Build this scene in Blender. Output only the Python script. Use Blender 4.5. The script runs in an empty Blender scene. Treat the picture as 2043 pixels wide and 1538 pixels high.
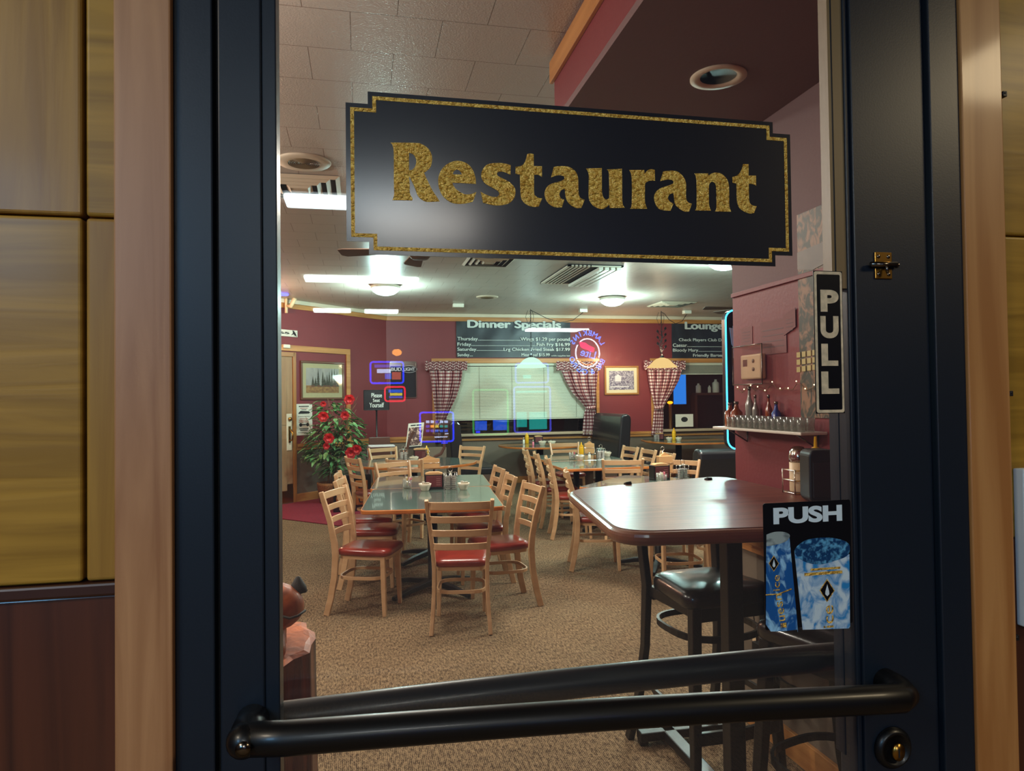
import bpy, bmesh, math, random
from mathutils import Vector, Matrix
random.seed(7)
SC = bpy.context.scene
COL = SC.collection
# ------------------------------------------------------------------ camera
F, H = 1418.0, 1.55
cam_d = bpy.data.cameras.new('camera'); cam = bpy.data.objects.new('camera', cam_d); COL.objects.link(cam)
cam_d.sensor_fit = 'HORIZONTAL'; cam_d.sensor_width = 36; cam_d.lens = 36 * F / 2043; cam_d.clip_start = 0.02
R3 = Matrix.Rotation(math.radians(-12), 3, 'Z') @ Matrix.Rotation(math.radians(91.1), 3, 'X') @ Matrix.Rotation(math.radians(-0.73), 3, 'Z')
CP = Vector((0, 0, H))
cam.matrix_world = Matrix.Translation(CP) @ R3.to_4x4()
SC.camera = cam
# ------------------------------------------------------------------ world, exposure, lights
w = bpy.data.worlds.new('world'); SC.world = w; w.use_nodes = True
w.node_tree.nodes['Background'].inputs[0].default_value = (0.012, 0.016, 0.03, 1)
w.node_tree.nodes['Background'].inputs[1].default_value = 1.0
SC.view_settings.view_transform = 'Standard'; SC.view_settings.look = 'None'
SC.view_settings.exposure = 0.8; SC.view_settings.gamma = 1; SC.view_settings.use_curve_mapping = False
SC.cycles.use_denoising = True
SC.cycles.max_bounces = 7; SC.cycles.diffuse_bounces = 4; SC.cycles.glossy_bounces = 3
SC.cycles.transparent_max_bounces = 12; SC.cycles.transmission_bounces = 4
SC.cycles.sample_clamp_indirect = 4; SC.cycles.caustics_reflective = False; SC.cycles.caustics_refractive = False
def lamp(kind, loc, energy, col, size=0.1, rot=(0, 0, 0), sizey=None, spot=None):
    l = bpy.data.lights.new('light', kind); l.energy = energy; l.color = col
    o = bpy.data.objects.new('light', l); COL.objects.link(o); o.location = loc; o.rotation_euler = rot
    if kind == 'AREA':
        l.size = size
        if sizey: l.shape = 'RECTANGLE'; l.size_y = sizey
    else: l.shadow_soft_size = size
    if spot: l.spot_size = math.radians(spot); l.spot_blend = 0.6
    return o
COOL = (0.62, 1.0, 0.94); WARM = (1.0, 0.74, 0.46); NEUT = (1.0, 0.91, 0.79)
lamp('AREA', (0.4, 5.2, 3.08), 62, NEUT, 0.9)                  # from here down: unseen lamps added to brighten the dining room
lamp('AREA', (3.3, 6.0, 3.08), 75, NEUT, 1.0)
lamp('POINT', (-2.1, 4.3, 2.70), 80, NEUT, 0.15)
lamp('AREA', (6.3, 6.5, 3.08), 60, NEUT, 0.8)
lamp('POINT', (-1.1, 2.3, 2.60), 34, NEUT, 0.15)
lamp('POINT', (-1.7, 9.8, 2.75), 60, (1.0, 0.62, 0.4), 0.08)   # added unseen warm lamp for the red-lit wall at far left
lamp('POINT', (4.6, 12.3, 2.3), 12, WARM, 0.08)
# ------------------------------------------------------------------ ray helpers (points on real planes)
def ray(x, y): return R3 @ Vector(((x - 1021.5) / F, -(y - 769) / F, -1))
def hit(x, y, n, d):
    r = ray(x, y); n = Vector(n); return CP + r * ((d - n.dot(CP)) / n.dot(r))
def atY(x, y, v): return hit(x, y, (0, 1, 0), v)
def atX(x, y, v): return hit(x, y, (1, 0, 0), v)
def atZ(x, y, v): return hit(x, y, (0, 0, 1), v)
# ------------------------------------------------------------------ materials
def lin(c):
    return tuple(((v / 255) / 12.92 if v / 255 <= 0.04045 else ((v / 255 + 0.055) / 1.055) ** 2.4) for v in c[:3]) + (1,)
M = {}
def mat(name, col, rough=0.5, metal=0.0, spec=0.5, coat=0.0, emit=None, es=0.0, col2=None, nscale=(8, 8, 8), nd=4, bump=0.0, bscale=None, dist=0.0, coatr=0.1, sheen=0, ramp=(0.35, 0.65)):
    m = bpy.data.materials.new(name); m.use_nodes = True; nt = m.node_tree; N = nt.nodes; L = nt.links
    b = N['Principled BSDF']; b.inputs['Base Color'].default_value = lin(col)
    b.inputs['Roughness'].default_value = rough; b.inputs['Metallic'].default_value = metal
    b.inputs['Specular IOR Level'].default_value = spec; b.inputs['Coat Weight'].default_value = coat; b.inputs['Coat Roughness'].default_value = coatr
    if emit: b.inputs['Emission Color'].default_value = lin(emit); b.inputs['Emission Strength'].default_value = es
    if col2 or bump:
        tc = N.new('ShaderNodeTexCoord'); mp = N.new('ShaderNodeMapping'); mp.inputs['Scale'].default_value = nscale
        L.new(tc.outputs['Object'], mp.inputs[0])
        nz = N.new('ShaderNodeTexNoise'); nz.inputs['Scale'].default_value = 1; nz.inputs['Detail'].default_value = nd; nz.inputs['Distortion'].default_value = dist
        L.new(mp.outputs[0], nz.inputs['Vector'])
        if col2:
            rp = N.new('ShaderNodeValToRGB'); rp.color_ramp.elements[0].position = ramp[0]; rp.color_ramp.elements[1].position = ramp[1]
            rp.color_ramp.elements[0].color = lin(col); rp.color_ramp.elements[1].color = lin(col2)
            L.new(nz.outputs['Fac'], rp.inputs[0]); L.new(rp.outputs[0], b.inputs['Base Color'])
        if bump:
            src = nz
            if bscale:
                src = N.new('ShaderNodeTexNoise'); src.inputs['Scale'].default_value = bscale; src.inputs['Detail'].default_value = 3
                L.new(tc.outputs['Object'], src.inputs['Vector'])
            bp = N.new('ShaderNodeBump'); bp.inputs['Strength'].default_value = bump; bp.inputs['Distance'].default_value = 0.01
            L.new(src.outputs['Fac'], bp.inputs['Height']); L.new(bp.outputs[0], b.inputs['Normal'])
    M[name] = m; return m
def glow(name, col, s):
    m = bpy.data.materials.new(name); m.use_nodes = True; nt = m.node_tree
    e = nt.nodes.new('ShaderNodeEmission'); e.inputs[0].default_value = lin(col); e.inputs[1].default_value = s
    nt.links.new(e.outputs[0], nt.nodes['Material Output'].inputs[0]); M[name] = m; return m
def glass(name, tint, ior=1.5, rough=0.0, haze=0.0, hazecol=(200, 200, 200), opac=None):
    m = bpy.data.materials.new(name); m.use_nodes = True; nt = m.node_tree; N = nt.nodes; L = nt.links
    t = N.new('ShaderNodeBsdfTransparent'); t.inputs[0].default_value = tuple(tint) + (1,)
    g = N.new('ShaderNodeBsdfGlossy'); g.inputs['Roughness'].default_value = rough
    fr = N.new('ShaderNodeFresnel'); ge = N.new('ShaderNodeNewGeometry')
    e1 = N.new('ShaderNodeMath'); e1.operation = 'MULTIPLY_ADD'; e1.inputs[1].default_value = -2; e1.inputs[2].default_value = 1; L.new(ge.outputs['Backfacing'], e1.inputs[0])
    e2 = N.new('ShaderNodeMath'); e2.operation = 'POWER'; e2.inputs[0].default_value = ior; L.new(e1.outputs[0], e2.inputs[1]); L.new(e2.outputs[0], fr.inputs[0])   # same reflectance from both faces
    mx = N.new('ShaderNodeMixShader'); L.new(fr.outputs[0], mx.inputs[0]); L.new(t.outputs[0], mx.inputs[1]); L.new(g.outputs[0], mx.inputs[2])
    out = mx
    if haze:
        d = N.new('ShaderNodeBsdfDiffuse'); d.inputs[0].default_value = lin(hazecol)
        m2 = N.new('ShaderNodeMixShader'); m2.inputs[0].default_value = haze
        L.new(mx.outputs[0], m2.inputs[1]); L.new(d.outputs[0], m2.inputs[2]); out = m2
    L.new(out.outputs[0], N['Material Output'].inputs[0]); M[name] = m; return m
mat('red_wall', (116, 38, 43), 0.5, col2=(124, 43, 47), nscale=(1, 1, 1), bump=0.08, bscale=60)
mat('mauve_paint', (116, 88, 88), 0.7, bump=0.08, bscale=60)
mat('wainscot', (118, 104, 88), 0.6, col2=(104, 92, 78), nscale=(1.5, 1.5, 3), bump=0.05, bscale=80)
mat('pine', (196, 138, 74), 0.4, col2=(168, 108, 52), nscale=(2, 2, 18), nd=5, coat=0.2)
mat('pine_long', (200, 140, 78), 0.4, col2=(172, 112, 56), nscale=(1.2, 1.2, 25), nd=5, coat=0.2)
mat('casing_wood', (176, 128, 86), 0.45, col2=(146, 98, 60), nscale=(28, 28, 1.6), nd=6, dist=1.2, coat=0.25, bump=0.03)
mat('casing_wood_right', (182, 130, 76), 0.45, col2=(158, 104, 54), nscale=(26, 26, 1.3), nd=6, dist=1.0, coat=0.25, bump=0.03)
mat('gold_panel', (166, 126, 48), 0.42, col2=(138, 102, 36), nscale=(1.6, 1.6, 30), nd=8, dist=1.8, spec=0.25, coat=0.06, bump=0.04, coatr=0.15)
mat('gold_panel_upright', (160, 120, 52), 0.42, col2=(134, 96, 40), nscale=(28, 28, 1.3), nd=8, dist=1.8, spec=0.25, coat=0.06, bump=0.04, coatr=0.15)
mat('brown_panel', (82, 42, 26), 0.4, col2=(58, 28, 18), nscale=(30, 30, 1.5), nd=6, dist=0.8, coat=0.4, bump=0.05)
mat('brown_cap', (58, 30, 20), 0.4, coat=0.3)
mat('black_frame', (15, 26, 38), 0.4, spec=0.4, coat=0.15, coatr=0.3, bump=0.02, bscale=400)
mat('black_gap', (5, 5, 8), 0.8)
mat('bead_tan', (120, 98, 66), 0.4)
mat('maple', (206, 170, 128), 0.38, col2=(192, 154, 112), nscale=(4, 4, 14), coat=0.25)
mat('red_vinyl', (134, 42, 30), 0.28, col2=(116, 34, 25), nscale=(6, 6, 6), coat=0.3, bump=0.03, bscale=120)
mat('black_vinyl', (22, 22, 24), 0.3, coat=0.3, bump=0.05, bscale=90)
mat('black_metal', (8, 8, 10), 0.38, spec=0.4, coat=0.1)
mat('cast_iron', (24, 26, 30), 0.4, metal=0.3)
mat('green_laminate', (86, 108, 98), 0.12, col2=(76, 98, 90), nscale=(3, 3, 3), coat=0.5, coatr=0.03)
mat('table_edge', (200, 124, 58), 0.35, col2=(176, 100, 42), nscale=(6, 6, 20), coat=0.3)
mat('dark_table', (126, 66, 50), 0.33, col2=(96, 44, 34), nscale=(3, 34, 3), nd=6, dist=0.6, spec=0.2, coat=0.0, bump=0.06)
mat('table_rim', (128, 84, 62), 0.3, coat=0.4)
mat('booth_vinyl', (18, 20, 24), 0.34, coat=0.3, bump=0.1, bscale=25)
mat('booth_wood', (84, 62, 48), 0.5)
mat('white_plastic', (222, 216, 200), 0.4)
mat('white_china', (226, 214, 192), 0.2, coat=0.5)
mat('ivory', (236, 208, 166), 0.45)
mat('paper', (220, 214, 200), 0.8)
mat('ink', (28, 26, 28), 0.8)
mat('red_ink', (150, 40, 36), 0.8)
mat('banner', (30, 34, 42), 0.42, col2=(44, 50, 60), nscale=(2.5, 2.5, 1.2), nd=2, dist=1.5, bump=0.35)
mat('banner_text', (214, 222, 218), 0.6)
mat('chrome', (210, 205, 195), 0.14, metal=1.0)
mat('chrome_dark', (120, 112, 104), 0.2, metal=1.0)
mat('brass', (176, 134, 64), 0.28, metal=1.0)
mat('gold_leaf', (255, 214, 104), 0.35, metal=0.25, spec=0.8, col2=(214, 158, 56), nscale=(200, 260, 260), nd=2, bump=0.9, ramp=(0.3, 0.7))
mat('sign_navy', (7, 14, 28), 0.45, spec=0.25, coat=0.9, coatr=0.17, bump=0.015, bscale=40)
mat('sticker_black', (8, 10, 16), 0.3)
mat('sticker_white', (206, 222, 230), 0.45)
mat('sticker_cream', (226, 206, 172), 0.4, col2=(190, 174, 144), nscale=(90, 90, 90))
mat('mustard', (226, 172, 16), 0.35)
mat('ketchup', (150, 26, 20), 0.3)
mat('kraft', (204, 158, 106), 0.8)
mat('napkin_black', (18, 18, 20), 0.35)
mat('maroon_card', (96, 36, 40), 0.5)
mat('leaf', (58, 112, 60), 0.4, col2=(128, 168, 112), nscale=(9, 9, 9), spec=0.4)
mat('petal', (200, 26, 26), 0.55, col2=(160, 14, 22), nscale=(14, 14, 14))
mat('bark', (118, 88, 60), 0.8, bump=0.3)
mat('basket', (150, 100, 52), 0.7, col2=(104, 64, 30), nscale=(60, 60, 60), bump=0.6)
mat('rug', (128, 20, 44), 0.95, col2=(112, 16, 38), nscale=(30, 30, 30), bump=0.2)
mat('door_brown', (160, 126, 92), 0.45, col2=(146, 112, 80), nscale=(20, 20, 2))
mat('frame_walnut', (96, 56, 32), 0.4, coat=0.3)
mat('frame_gold', (160, 108, 54), 0.35, coat=0.3)
mat('matboard', (206, 196, 152), 0.7)
mat('mat_cream', (214, 200, 166), 0.7)
mat('fan_brown', (84, 62, 48), 0.5)
mat('carved_orange', (196, 104, 48), 0.55, col2=(128, 62, 28), nscale=(14, 14, 5), nd=6, dist=1.5, coat=0.05, bump=0.3)
mat('carved_dark', (132, 66, 34), 0.5, col2=(56, 28, 18), nscale=(22, 22, 2), nd=5, dist=1, coat=0.3, bump=0.4)
mat('carved_pale', (212, 166, 100), 0.5, col2=(180, 126, 66), nscale=(14, 14, 14))
mat('ear_dark', (40, 38, 34), 0.7)
mat('steel', (130, 130, 128), 0.3, metal=1.0)
mat('blind', (206, 206, 184), 0.55)
mat('blind_cord', (96, 88, 74), 0.8)
mat('night', (6, 7, 10), 0.9)
mat('vent_cream', (196, 180, 158), 0.5)
mat('dark_slot', (24, 24, 26), 0.8)
mat('led_black', (10, 12, 20), 0.25)
mat('vest_wall', (60, 34, 28), 0.6)
mat('vest_ceiling', (92, 84, 74), 0.9)
mat('can_blue', (20, 84, 150), 0.35, col2=(150, 200, 232), nscale=(60, 60, 42), nd=5, dist=1.2, ramp=(0.5, 0.66))
mat('glass_ice', (40, 128, 190), 0.35, col2=(196, 214, 224), nscale=(50, 50, 40), nd=6, dist=1.4, ramp=(0.36, 0.6))
mat('ice_rim', (8, 56, 100), 0.35, col2=(90, 160, 200), nscale=(160, 160, 160), nd=4, ramp=(0.45, 0.66))
mat('can_lid', (150, 162, 160), 0.35, col2=(60, 76, 84), nscale=(50, 50, 90), ramp=(0.5, 0.7))
mat('packet_white', (224, 220, 212), 0.6)
mat('packet_pink', (224, 120, 140), 0.6)
mat('packet_yellow', (220, 190, 80), 0.6)
mat('jelly_foil', (176, 170, 168), 0.3, col2=(110, 90, 96), nscale=(50, 50, 70), metal=0.4)
mat('whiskey', (140, 62, 14), 0.15, coat=0.5)
mat('clear_bottle', (150, 150, 142), 0.12, coat=0.6)
mat('bottle_blue', (30, 60, 150), 0.15, coat=0.6)
mat('screen_dark', (14, 18, 26), 0.12, coat=0.8)
mat('mirror_grey', (70, 72, 78), 0.08, spec=0.8, metal=0.55)
mat('dusky_pink', (132, 84, 82), 0.7)  # dimmed tone of papers reflected in the glass; also the placard print
mat('blackboard', (16, 22, 28), 0.35)
mat('fan_light', (230, 230, 220), 0.4)
mat('cord_black', (14, 14, 16), 0.5)
mat('tan_tray', (204, 204, 204), 0.35)
mat('dark_wood', (86, 52, 40), 0.4, coat=0.3)
mat('bag_tan', (200, 160, 110), 0.8)
mat('sill', (178, 156, 128), 0.5)
mat('white_trim', (214, 200, 176), 0.5)
glow('dome_glow', (205, 255, 250), 4.0)
glow('pendant_cool', (205, 250, 225), 0.75)
glow('pendant_warm', (255, 214, 140), 0.62)
glow('led_blue', (56, 190, 255), 3.2)
glow('tube', (235, 255, 250), 12)
glow('tube_near', (225, 245, 255), 14)
glow('neon_blue', (20, 110, 255), 20); glow('neon_white', (230, 240, 255), 9); glow('neon_pink', (255, 10, 90), 11); glow('neon_orange', (255, 150, 40), 7)
glow('mach_blue', (30, 50, 255), 8); glow('mach_red', (255, 20, 50), 6); glow('mach_teal', (30, 190, 180), 3.5); glow('mach_screen', (20, 90, 230), 5.0); glow('mach_green', (60, 220, 110), 2.2)
glow('mach_art', (200, 90, 70), 4.5); glow('mach_purple', (90, 90, 255), 3); glow('mach_amber', (255, 160, 60), 7); glow('mach_white', (190, 210, 255), 6); glow('mach_yellow', (220, 200, 60), 6)
glow('tv_blue', (40, 130, 235), 0.9); glow('reflection_amber', (255, 140, 20), 3); glow('green_led', (20, 240, 150), 1.5); glow('red_led', (255, 30, 40), 2.0)
glow('blue_led', (20, 90, 255), 1.4); glow('teal_led', (20, 150, 150), 0.5); glow('fairy', (255, 220, 150), 5)
glass('door_glass', (0.965, 0.97, 0.965), 1.55, haze=0.015, hazecol=(190, 190, 200))
glass('window_glass', (0.85, 0.85, 0.85), 1.6)
glass('clear_glass', (0.9, 0.92, 0.9), 1.6, 0.05, haze=0.12, hazecol=(235, 240, 232))
glass('clear_plastic', (0.94, 0.93, 0.92), 1.35, 0.06, haze=0.02)

def custom_carpet():
    m = bpy.data.materials.new('carpet'); m.use_nodes = True; nt = m.node_tree; N = nt.nodes; L = nt.links; b = N['Principled BSDF']
    b.inputs['Roughness'].default_value = 0.95; b.inputs['Specular IOR Level'].default_value = 0.15
    tc = N.new('ShaderNodeTexCoord')
    def nz(scale, det, d=0.0):
        mp = N.new('ShaderNodeMapping'); mp.inputs['Scale'].default_value = scale; L.new(tc.outputs['Object'], mp.inputs[0])
        n = N.new('ShaderNodeTexNoise'); n.inputs['Scale'].default_value = 1; n.inputs['Detail'].default_value = det; n.inputs['Distortion'].default_value = d
        L.new(mp.outputs[0], n.inputs['Vector']); return n
    a = nz((84, 26, 1), 4); c = nz((2.2, 1.6, 1), 3); e = nz((260, 120, 1), 1)
    rib = N.new('ShaderNodeTexWave'); rib.inputs['Scale'].default_value = 38; rib.inputs['Distortion'].default_value = 1.2; rib.inputs['Detail'].default_value = 2; L.new(tc.outputs['Object'], rib.inputs['Vector'])
    ad = N.new('ShaderNodeMath'); ad.operation = 'MULTIPLY_ADD'; ad.inputs[1].default_value = 0.10; L.new(rib.outputs['Fac'], ad.inputs[0]); m3 = N.new('ShaderNodeMath'); m3.operation = 'MULTIPLY_ADD'; m3.inputs[1].default_value = .5; h3 = N.new('ShaderNodeMath'); h3.operation = 'MULTIPLY'; h3.inputs[1].default_value = .5; L.new(a.outputs['Fac'], h3.inputs[0]); L.new(e.outputs['Fac'], m3.inputs[0]); L.new(h3.outputs[0], m3.inputs[2]); L.new(m3.outputs[0], ad.inputs[2])
    rp = N.new('ShaderNodeValToRGB'); el = rp.color_ramp.elements; el[0].position = 0.45; el[1].position = 0.65
    el[0].color = lin((62, 46, 32)); el[1].color = lin((150, 126, 96)); x = el.new(0.53); x.color = lin((110, 91, 68))
    L.new(ad.outputs[0], rp.inputs[0])
    mx = N.new('ShaderNodeMix'); mx.data_type = 'RGBA'; mx.blend_type = 'MULTIPLY'; mx.inputs[0].default_value = 0.35
    rp2 = N.new('ShaderNodeValToRGB'); rp2.color_ramp.elements[0].color = (0.55, 0.55, 0.55, 1); rp2.color_ramp.elements[0].position = 0.3; rp2.color_ramp.elements[1].position = 0.65
    L.new(c.outputs['Fac'], rp2.inputs[0]); L.new(rp.outputs[0], mx.inputs[6]); L.new(rp2.outputs[0], mx.inputs[7]); L.new(mx.outputs[2], b.inputs['Base Color'])
    bp = N.new('ShaderNodeBump'); bp.inputs['Strength'].default_value = 0.5; bp.inputs['Distance'].default_value = 0.01; L.new(ad.outputs[0], bp.inputs['Height']); L.new(bp.outputs[0], b.inputs['Normal'])
    M['carpet'] = m
custom_carpet()
def custom_ceiling():
    m = bpy.data.materials.new('ceiling_tile'); m.use_nodes = True; nt = m.node_tree; N = nt.nodes; L = nt.links; b = N['Principled BSDF']
    b.inputs['Roughness'].default_value = 0.33; b.inputs['Specular IOR Level'].default_value = 0.5
    tc = N.new('ShaderNodeTexCoord'); br = N.new('ShaderNodeTexBrick'); mp = N.new('ShaderNodeMapping'); mp.inputs['Location'].default_value = (0.03, 0.02, 0)
    L.new(tc.outputs['Object'], mp.inputs[0]); L.new(mp.outputs[0], br.inputs['Vector'])
    br.inputs['Scale'].default_value = 1; br.inputs['Brick Width'].default_value = 0.375; br.inputs['Row Height'].default_value = 0.325
    br.inputs['Mortar Size'].default_value = 0.0022; br.inputs['Mortar Smooth'].default_value = 0.2
    br.inputs['Color1'].default_value = lin((182, 170, 160)); br.inputs['Color2'].default_value = lin((178, 166, 156)); br.inputs['Mortar'].default_value = lin((112, 90, 74))
    L.new(br.outputs['Color'], b.inputs['Base Color'])
    n = N.new('ShaderNodeTexNoise'); n.inputs['Scale'].default_value = 130; L.new(tc.outputs['Object'], n.inputs['Vector'])
    ma = N.new('ShaderNodeMath'); ma.operation = 'MULTIPLY_ADD'; ma.inputs[1].default_value = -1.5; L.new(br.outputs['Fac'], ma.inputs[0]); L.new(n.outputs['Fac'], ma.inputs[2])
    bp = N.new('ShaderNodeBump'); bp.inputs['Strength'].default_value = 0.35; bp.inputs['Distance'].default_value = 0.006; L.new(ma.outputs[0], bp.inputs['Height']); L.new(bp.outputs[0], b.inputs['Normal'])
    M['ceiling_tile'] = m
custom_ceiling()
def custom_gingham():
    m = bpy.data.materials.new('gingham'); m.use_nodes = True; nt = m.node_tree; N = nt.nodes; L = nt.links; b = N['Principled BSDF']; b.inputs['Roughness'].default_value = 0.85
    uv = N.new('ShaderNodeTexCoord'); sp = N.new('ShaderNodeSeparateXYZ'); L.new(uv.outputs['UV'], sp.inputs[0])
    def stripe(o):
        a = N.new('ShaderNodeMath'); a.operation = 'MULTIPLY'; a.inputs[1].default_value = 1 / 0.062; L.new(o, a.inputs[0])
        f = N.new('ShaderNodeMath'); f.operation = 'FRACT'; L.new(a.outputs[0], f.inputs[0])
        g = N.new('ShaderNodeMath'); g.operation = 'GREATER_THAN'; g.inputs[1].default_value = 0.5; L.new(f.outputs[0], g.inputs[0]); return g
    a, c = stripe(sp.outputs[0]), stripe(sp.outputs[1])
    s = N.new('ShaderNodeMath'); s.operation = 'ADD'; L.new(a.outputs[0], s.inputs[0]); L.new(c.outputs[0], s.inputs[1])
    h = N.new('ShaderNodeMath'); h.operation = 'MULTIPLY'; h.inputs[1].default_value = 0.5; L.new(s.outputs[0], h.inputs[0])
    rp = N.new('ShaderNodeValToRGB'); rp.color_ramp.interpolation = 'CONSTANT'; el = rp.color_ramp.elements
    el[0].color = lin((232, 214, 208)); el[0].position = 0; el[1].color = lin((96, 26, 36)); el[1].position = 0.9; x = el.new(0.3); x.color = lin((158, 96, 100))
    L.new(h.outputs[0], rp.inputs[0]); L.new(rp.outputs[0], b.inputs['Base Color']); M['gingham'] = m
custom_gingham()

# ------------------------------------------------------------------ mesh builder
class FR:
    def __init__(s, o=(0, 0, 0), u=(1, 0, 0), v=(0, 0, 1)):
        s.o = Vector(o); s.u = Vector(u).normalized(); s.v = Vector(v).normalized(); s.n = s.u.cross(s.v)
    def __call__(s, a, b, c=0): return s.o + s.u * a + s.v * b + s.n * c
S2 = math.sqrt(0.5)
class MB:
    def __init__(s): s.v = []; s.f = []; s.m = []; s.sm = []; s.cm = 0
    def add(s, vs, fs, smooth=False, mi=None):
        k = len(s.v); s.v += [tuple(p) for p in vs]
        for f in fs: s.f.append(tuple(i + k for i in f)); s.m.append(s.cm if mi is None else mi); s.sm.append(smooth)
        return s
    def box(s, x0, x1, y0, y1, z0, z1, mi=None, fr=None):
        P = [(x, y, z) for x in (x0, x1) for y in (y0, y1) for z in (z0, z1)]
        if fr: P = [fr(p[0], p[2], p[1]) for p in P]
        return s.add(P, [(0, 1, 3, 2), (4, 6, 7, 5), (0, 4, 5, 1), (2, 3, 7, 6), (0, 2, 6, 4), (1, 5, 7, 3)], mi=mi)
    def fbox(s, fr, a0, a1, b0, b1, c0, c1, mi=None):
        P = [fr(a, b, c) for a in (a0, a1) for b in (b0, b1) for c in (c0, c1)]
        return s.add(P, [(0, 1, 3, 2), (4, 6, 7, 5), (0, 4, 5, 1), (2, 3, 7, 6), (0, 2, 6, 4), (1, 5, 7, 3)], mi=mi)
    def prism(s, pts, z0, z1, mi=None, fr=None, scale0=None):
        n = len(pts); T = fr if fr else (lambda a, b, c=0: Vector((a, b, c)))
        lo = pts if scale0 is None else scale0
        P = [T(p[0], p[1], z0) for p in lo] + [T(p[0], p[1], z1) for p in pts]
        return s.add(P, [tuple(range(n))[::-1], tuple(range(n, 2 * n))] + [(i, (i + 1) % n, n + (i + 1) % n, n + i) for i in range(n)], mi=mi)
    def lathe(s, prof, c=(0, 0, 0), seg=20, mi=None, axis=None, smooth=True):
        A = axis if axis else (lambda x, y, z: Vector((c[0] + x, c[1] + y, c[2] + z)))
        P = []; k = len(prof)
        for i in range(seg):
            t = 2 * math.pi * i / seg
            for r, z in prof: P.append(A(r * math.cos(t), r * math.sin(t), z))
        fs = [(i * k + j, ((i + 1) % seg) * k + j, ((i + 1) % seg) * k + j + 1, i * k + j + 1) for i in range(seg) for j in range(k - 1)]
        if prof[0][0] > 1e-6: fs.append(tuple(i * k for i in range(seg))[::-1])
        if prof[-1][0] > 1e-6: fs.append(tuple(i * k + k - 1 for i in range(seg)))
        return s.add(P, fs, smooth, mi)
    def tube(s, path, r, seg=8, closed=False, mi=None, flat=None, up=None):
        """sweep a circle (or a flat bar flat=(w,h)) along a path"""
        path = [Vector(p) for p in path]; n = len(path); P = []; U = Vector(up) if up else None
        prev = None
        for i, p in enumerate(path):
            if closed: t = path[(i + 1) % n] - path[i - 1]
            else: t = path[min(i + 1, n - 1)] - path[max(i - 1, 0)]
            t.normalize()
            if U is not None: a = U.cross(t)
            elif prev is not None: a = prev - t * prev.dot(t)
            else: a = (Vector((0, 0, 1)) if abs(t.z) < 0.9 else Vector((1, 0, 0))).cross(t)
            if a.length < 1e-6: a = Vector((1, 0, 0)).cross(t)
            a.normalize(); prev = a; b = t.cross(a)
            rr = r[i] if isinstance(r, (list, tuple)) else r
            if flat:
                wv, hv = (flat[i] if isinstance(flat, list) else flat)
                for sx, sy in ((-1, -1), (1, -1), (1, 1), (-1, 1)): P.append(p + a * (sx * wv / 2) + b * (sy * hv / 2))
            else:
                for j in range(seg):
                    q = 2 * math.pi * j / seg; P.append(p + a * math.cos(q) * rr + b * math.sin(q) * rr)
        k = 4 if flat else seg
        rng = n if closed else n - 1
        fs = [(i * k + j, i * k + (j + 1) % k, ((i + 1) % n) * k + (j + 1) % k, ((i + 1) % n) * k + j) for i in range(rng) for j in range(k)]
        if not closed: fs += [tuple(range(k))[::-1], tuple(range((n - 1) * k, n * k))]
        return s.add(P, fs, not flat, mi)
    def ball(s, c, r, seg=14, rings=8, mi=None, M4=None):
        rx, ry, rz = (r, r, r) if not isinstance(r, (tuple, list)) else r
        P = [Vector((0, 0, -rz))]
        for i in range(1, rings):
            a = -math.pi / 2 + math.pi * i / rings
            for j in range(seg):
                t = 2 * math.pi * j / seg; P.append(Vector((rx * math.cos(a) * math.cos(t), ry * math.cos(a) * math.sin(t), rz * math.sin(a))))
        P.append(Vector((0, 0, rz)))
        if M4: P = [M4 @ p for p in P]
        P = [p + Vector(c) for p in P]; fs = []
        for j in range(seg): fs.append((0, 1 + (j + 1) % seg, 1 + j)); fs.append((len(P) - 1, len(P) - 1 - seg + j, len(P) - 1 - seg + (j + 1) % seg))
        for i in range(rings - 2):
            for j in range(seg):
                a = 1 + i * seg + j; b = 1 + i * seg + (j + 1) % seg; fs.append((a, b, b + seg, a + seg))
        return s.add(P, fs, True, mi)
    def build(s, name, mats, parent=None, bevel=0, loc=None, origin=None, bseg=2):
        if isinstance(mats, str): mats = [mats]
        me = bpy.data.meshes.new(name)
        vs = s.v
        if origin is not None: o_ = Vector(origin); vs = [tuple(Vector(p) - o_) for p in vs]
        me.from_pydata(vs, [], s.f); me.update()
        for x in mats: me.materials.append(M[x])
        me.polygons.foreach_set('material_index', s.m); me.polygons.foreach_set('use_smooth', s.sm)
        bm = bmesh.new(); bm.from_mesh(me); bmesh.ops.recalc_face_normals(bm, faces=bm.faces); bm.to_mesh(me); bm.free()
        o = bpy.data.objects.new(name, me); COL.objects.link(o)
        if origin is not None: o.location = origin
        if loc is not None: o.location = loc
        if parent: o.parent = parent
        if bevel:
            b = o.modifiers.new('bevel', 'BEVEL'); b.width = bevel; b.segments = bseg; b.limit_method = 'ANGLE'; b.angle_limit = math.radians(40)
        return o
def thing(name, label, cat, loc=(0, 0, 0), rz=0, group=None):
    o = bpy.data.objects.new(name, None); COL.objects.link(o); o.location = loc; o.rotation_euler = (0, 0, rz)
    o.empty_display_size = 0.05; o['label'] = label; o['category'] = cat
    if group: o['group'] = group
    return o
def tag(o, label, cat, group=None, kind=None):
    o['label'] = label; o['category'] = cat
    if group: o['group'] = group
    if kind: o['kind'] = kind
    return o
def struct(o, label=None):
    o['kind'] = 'structure'
    if label: o['label'] = label
    return o
def dup(root, loc, rz, label, group=None):
    r = root.copy(); COL.objects.link(r); r.location = loc; r.rotation_euler = (0, 0, rz); r['label'] = label
    if group: r['group'] = group
    for ch in list(root.children):
        c = ch.copy(); COL.objects.link(c); c.parent = r
        for g in list(ch.children):
            d = g.copy(); COL.objects.link(d); d.parent = c
    return r
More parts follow.
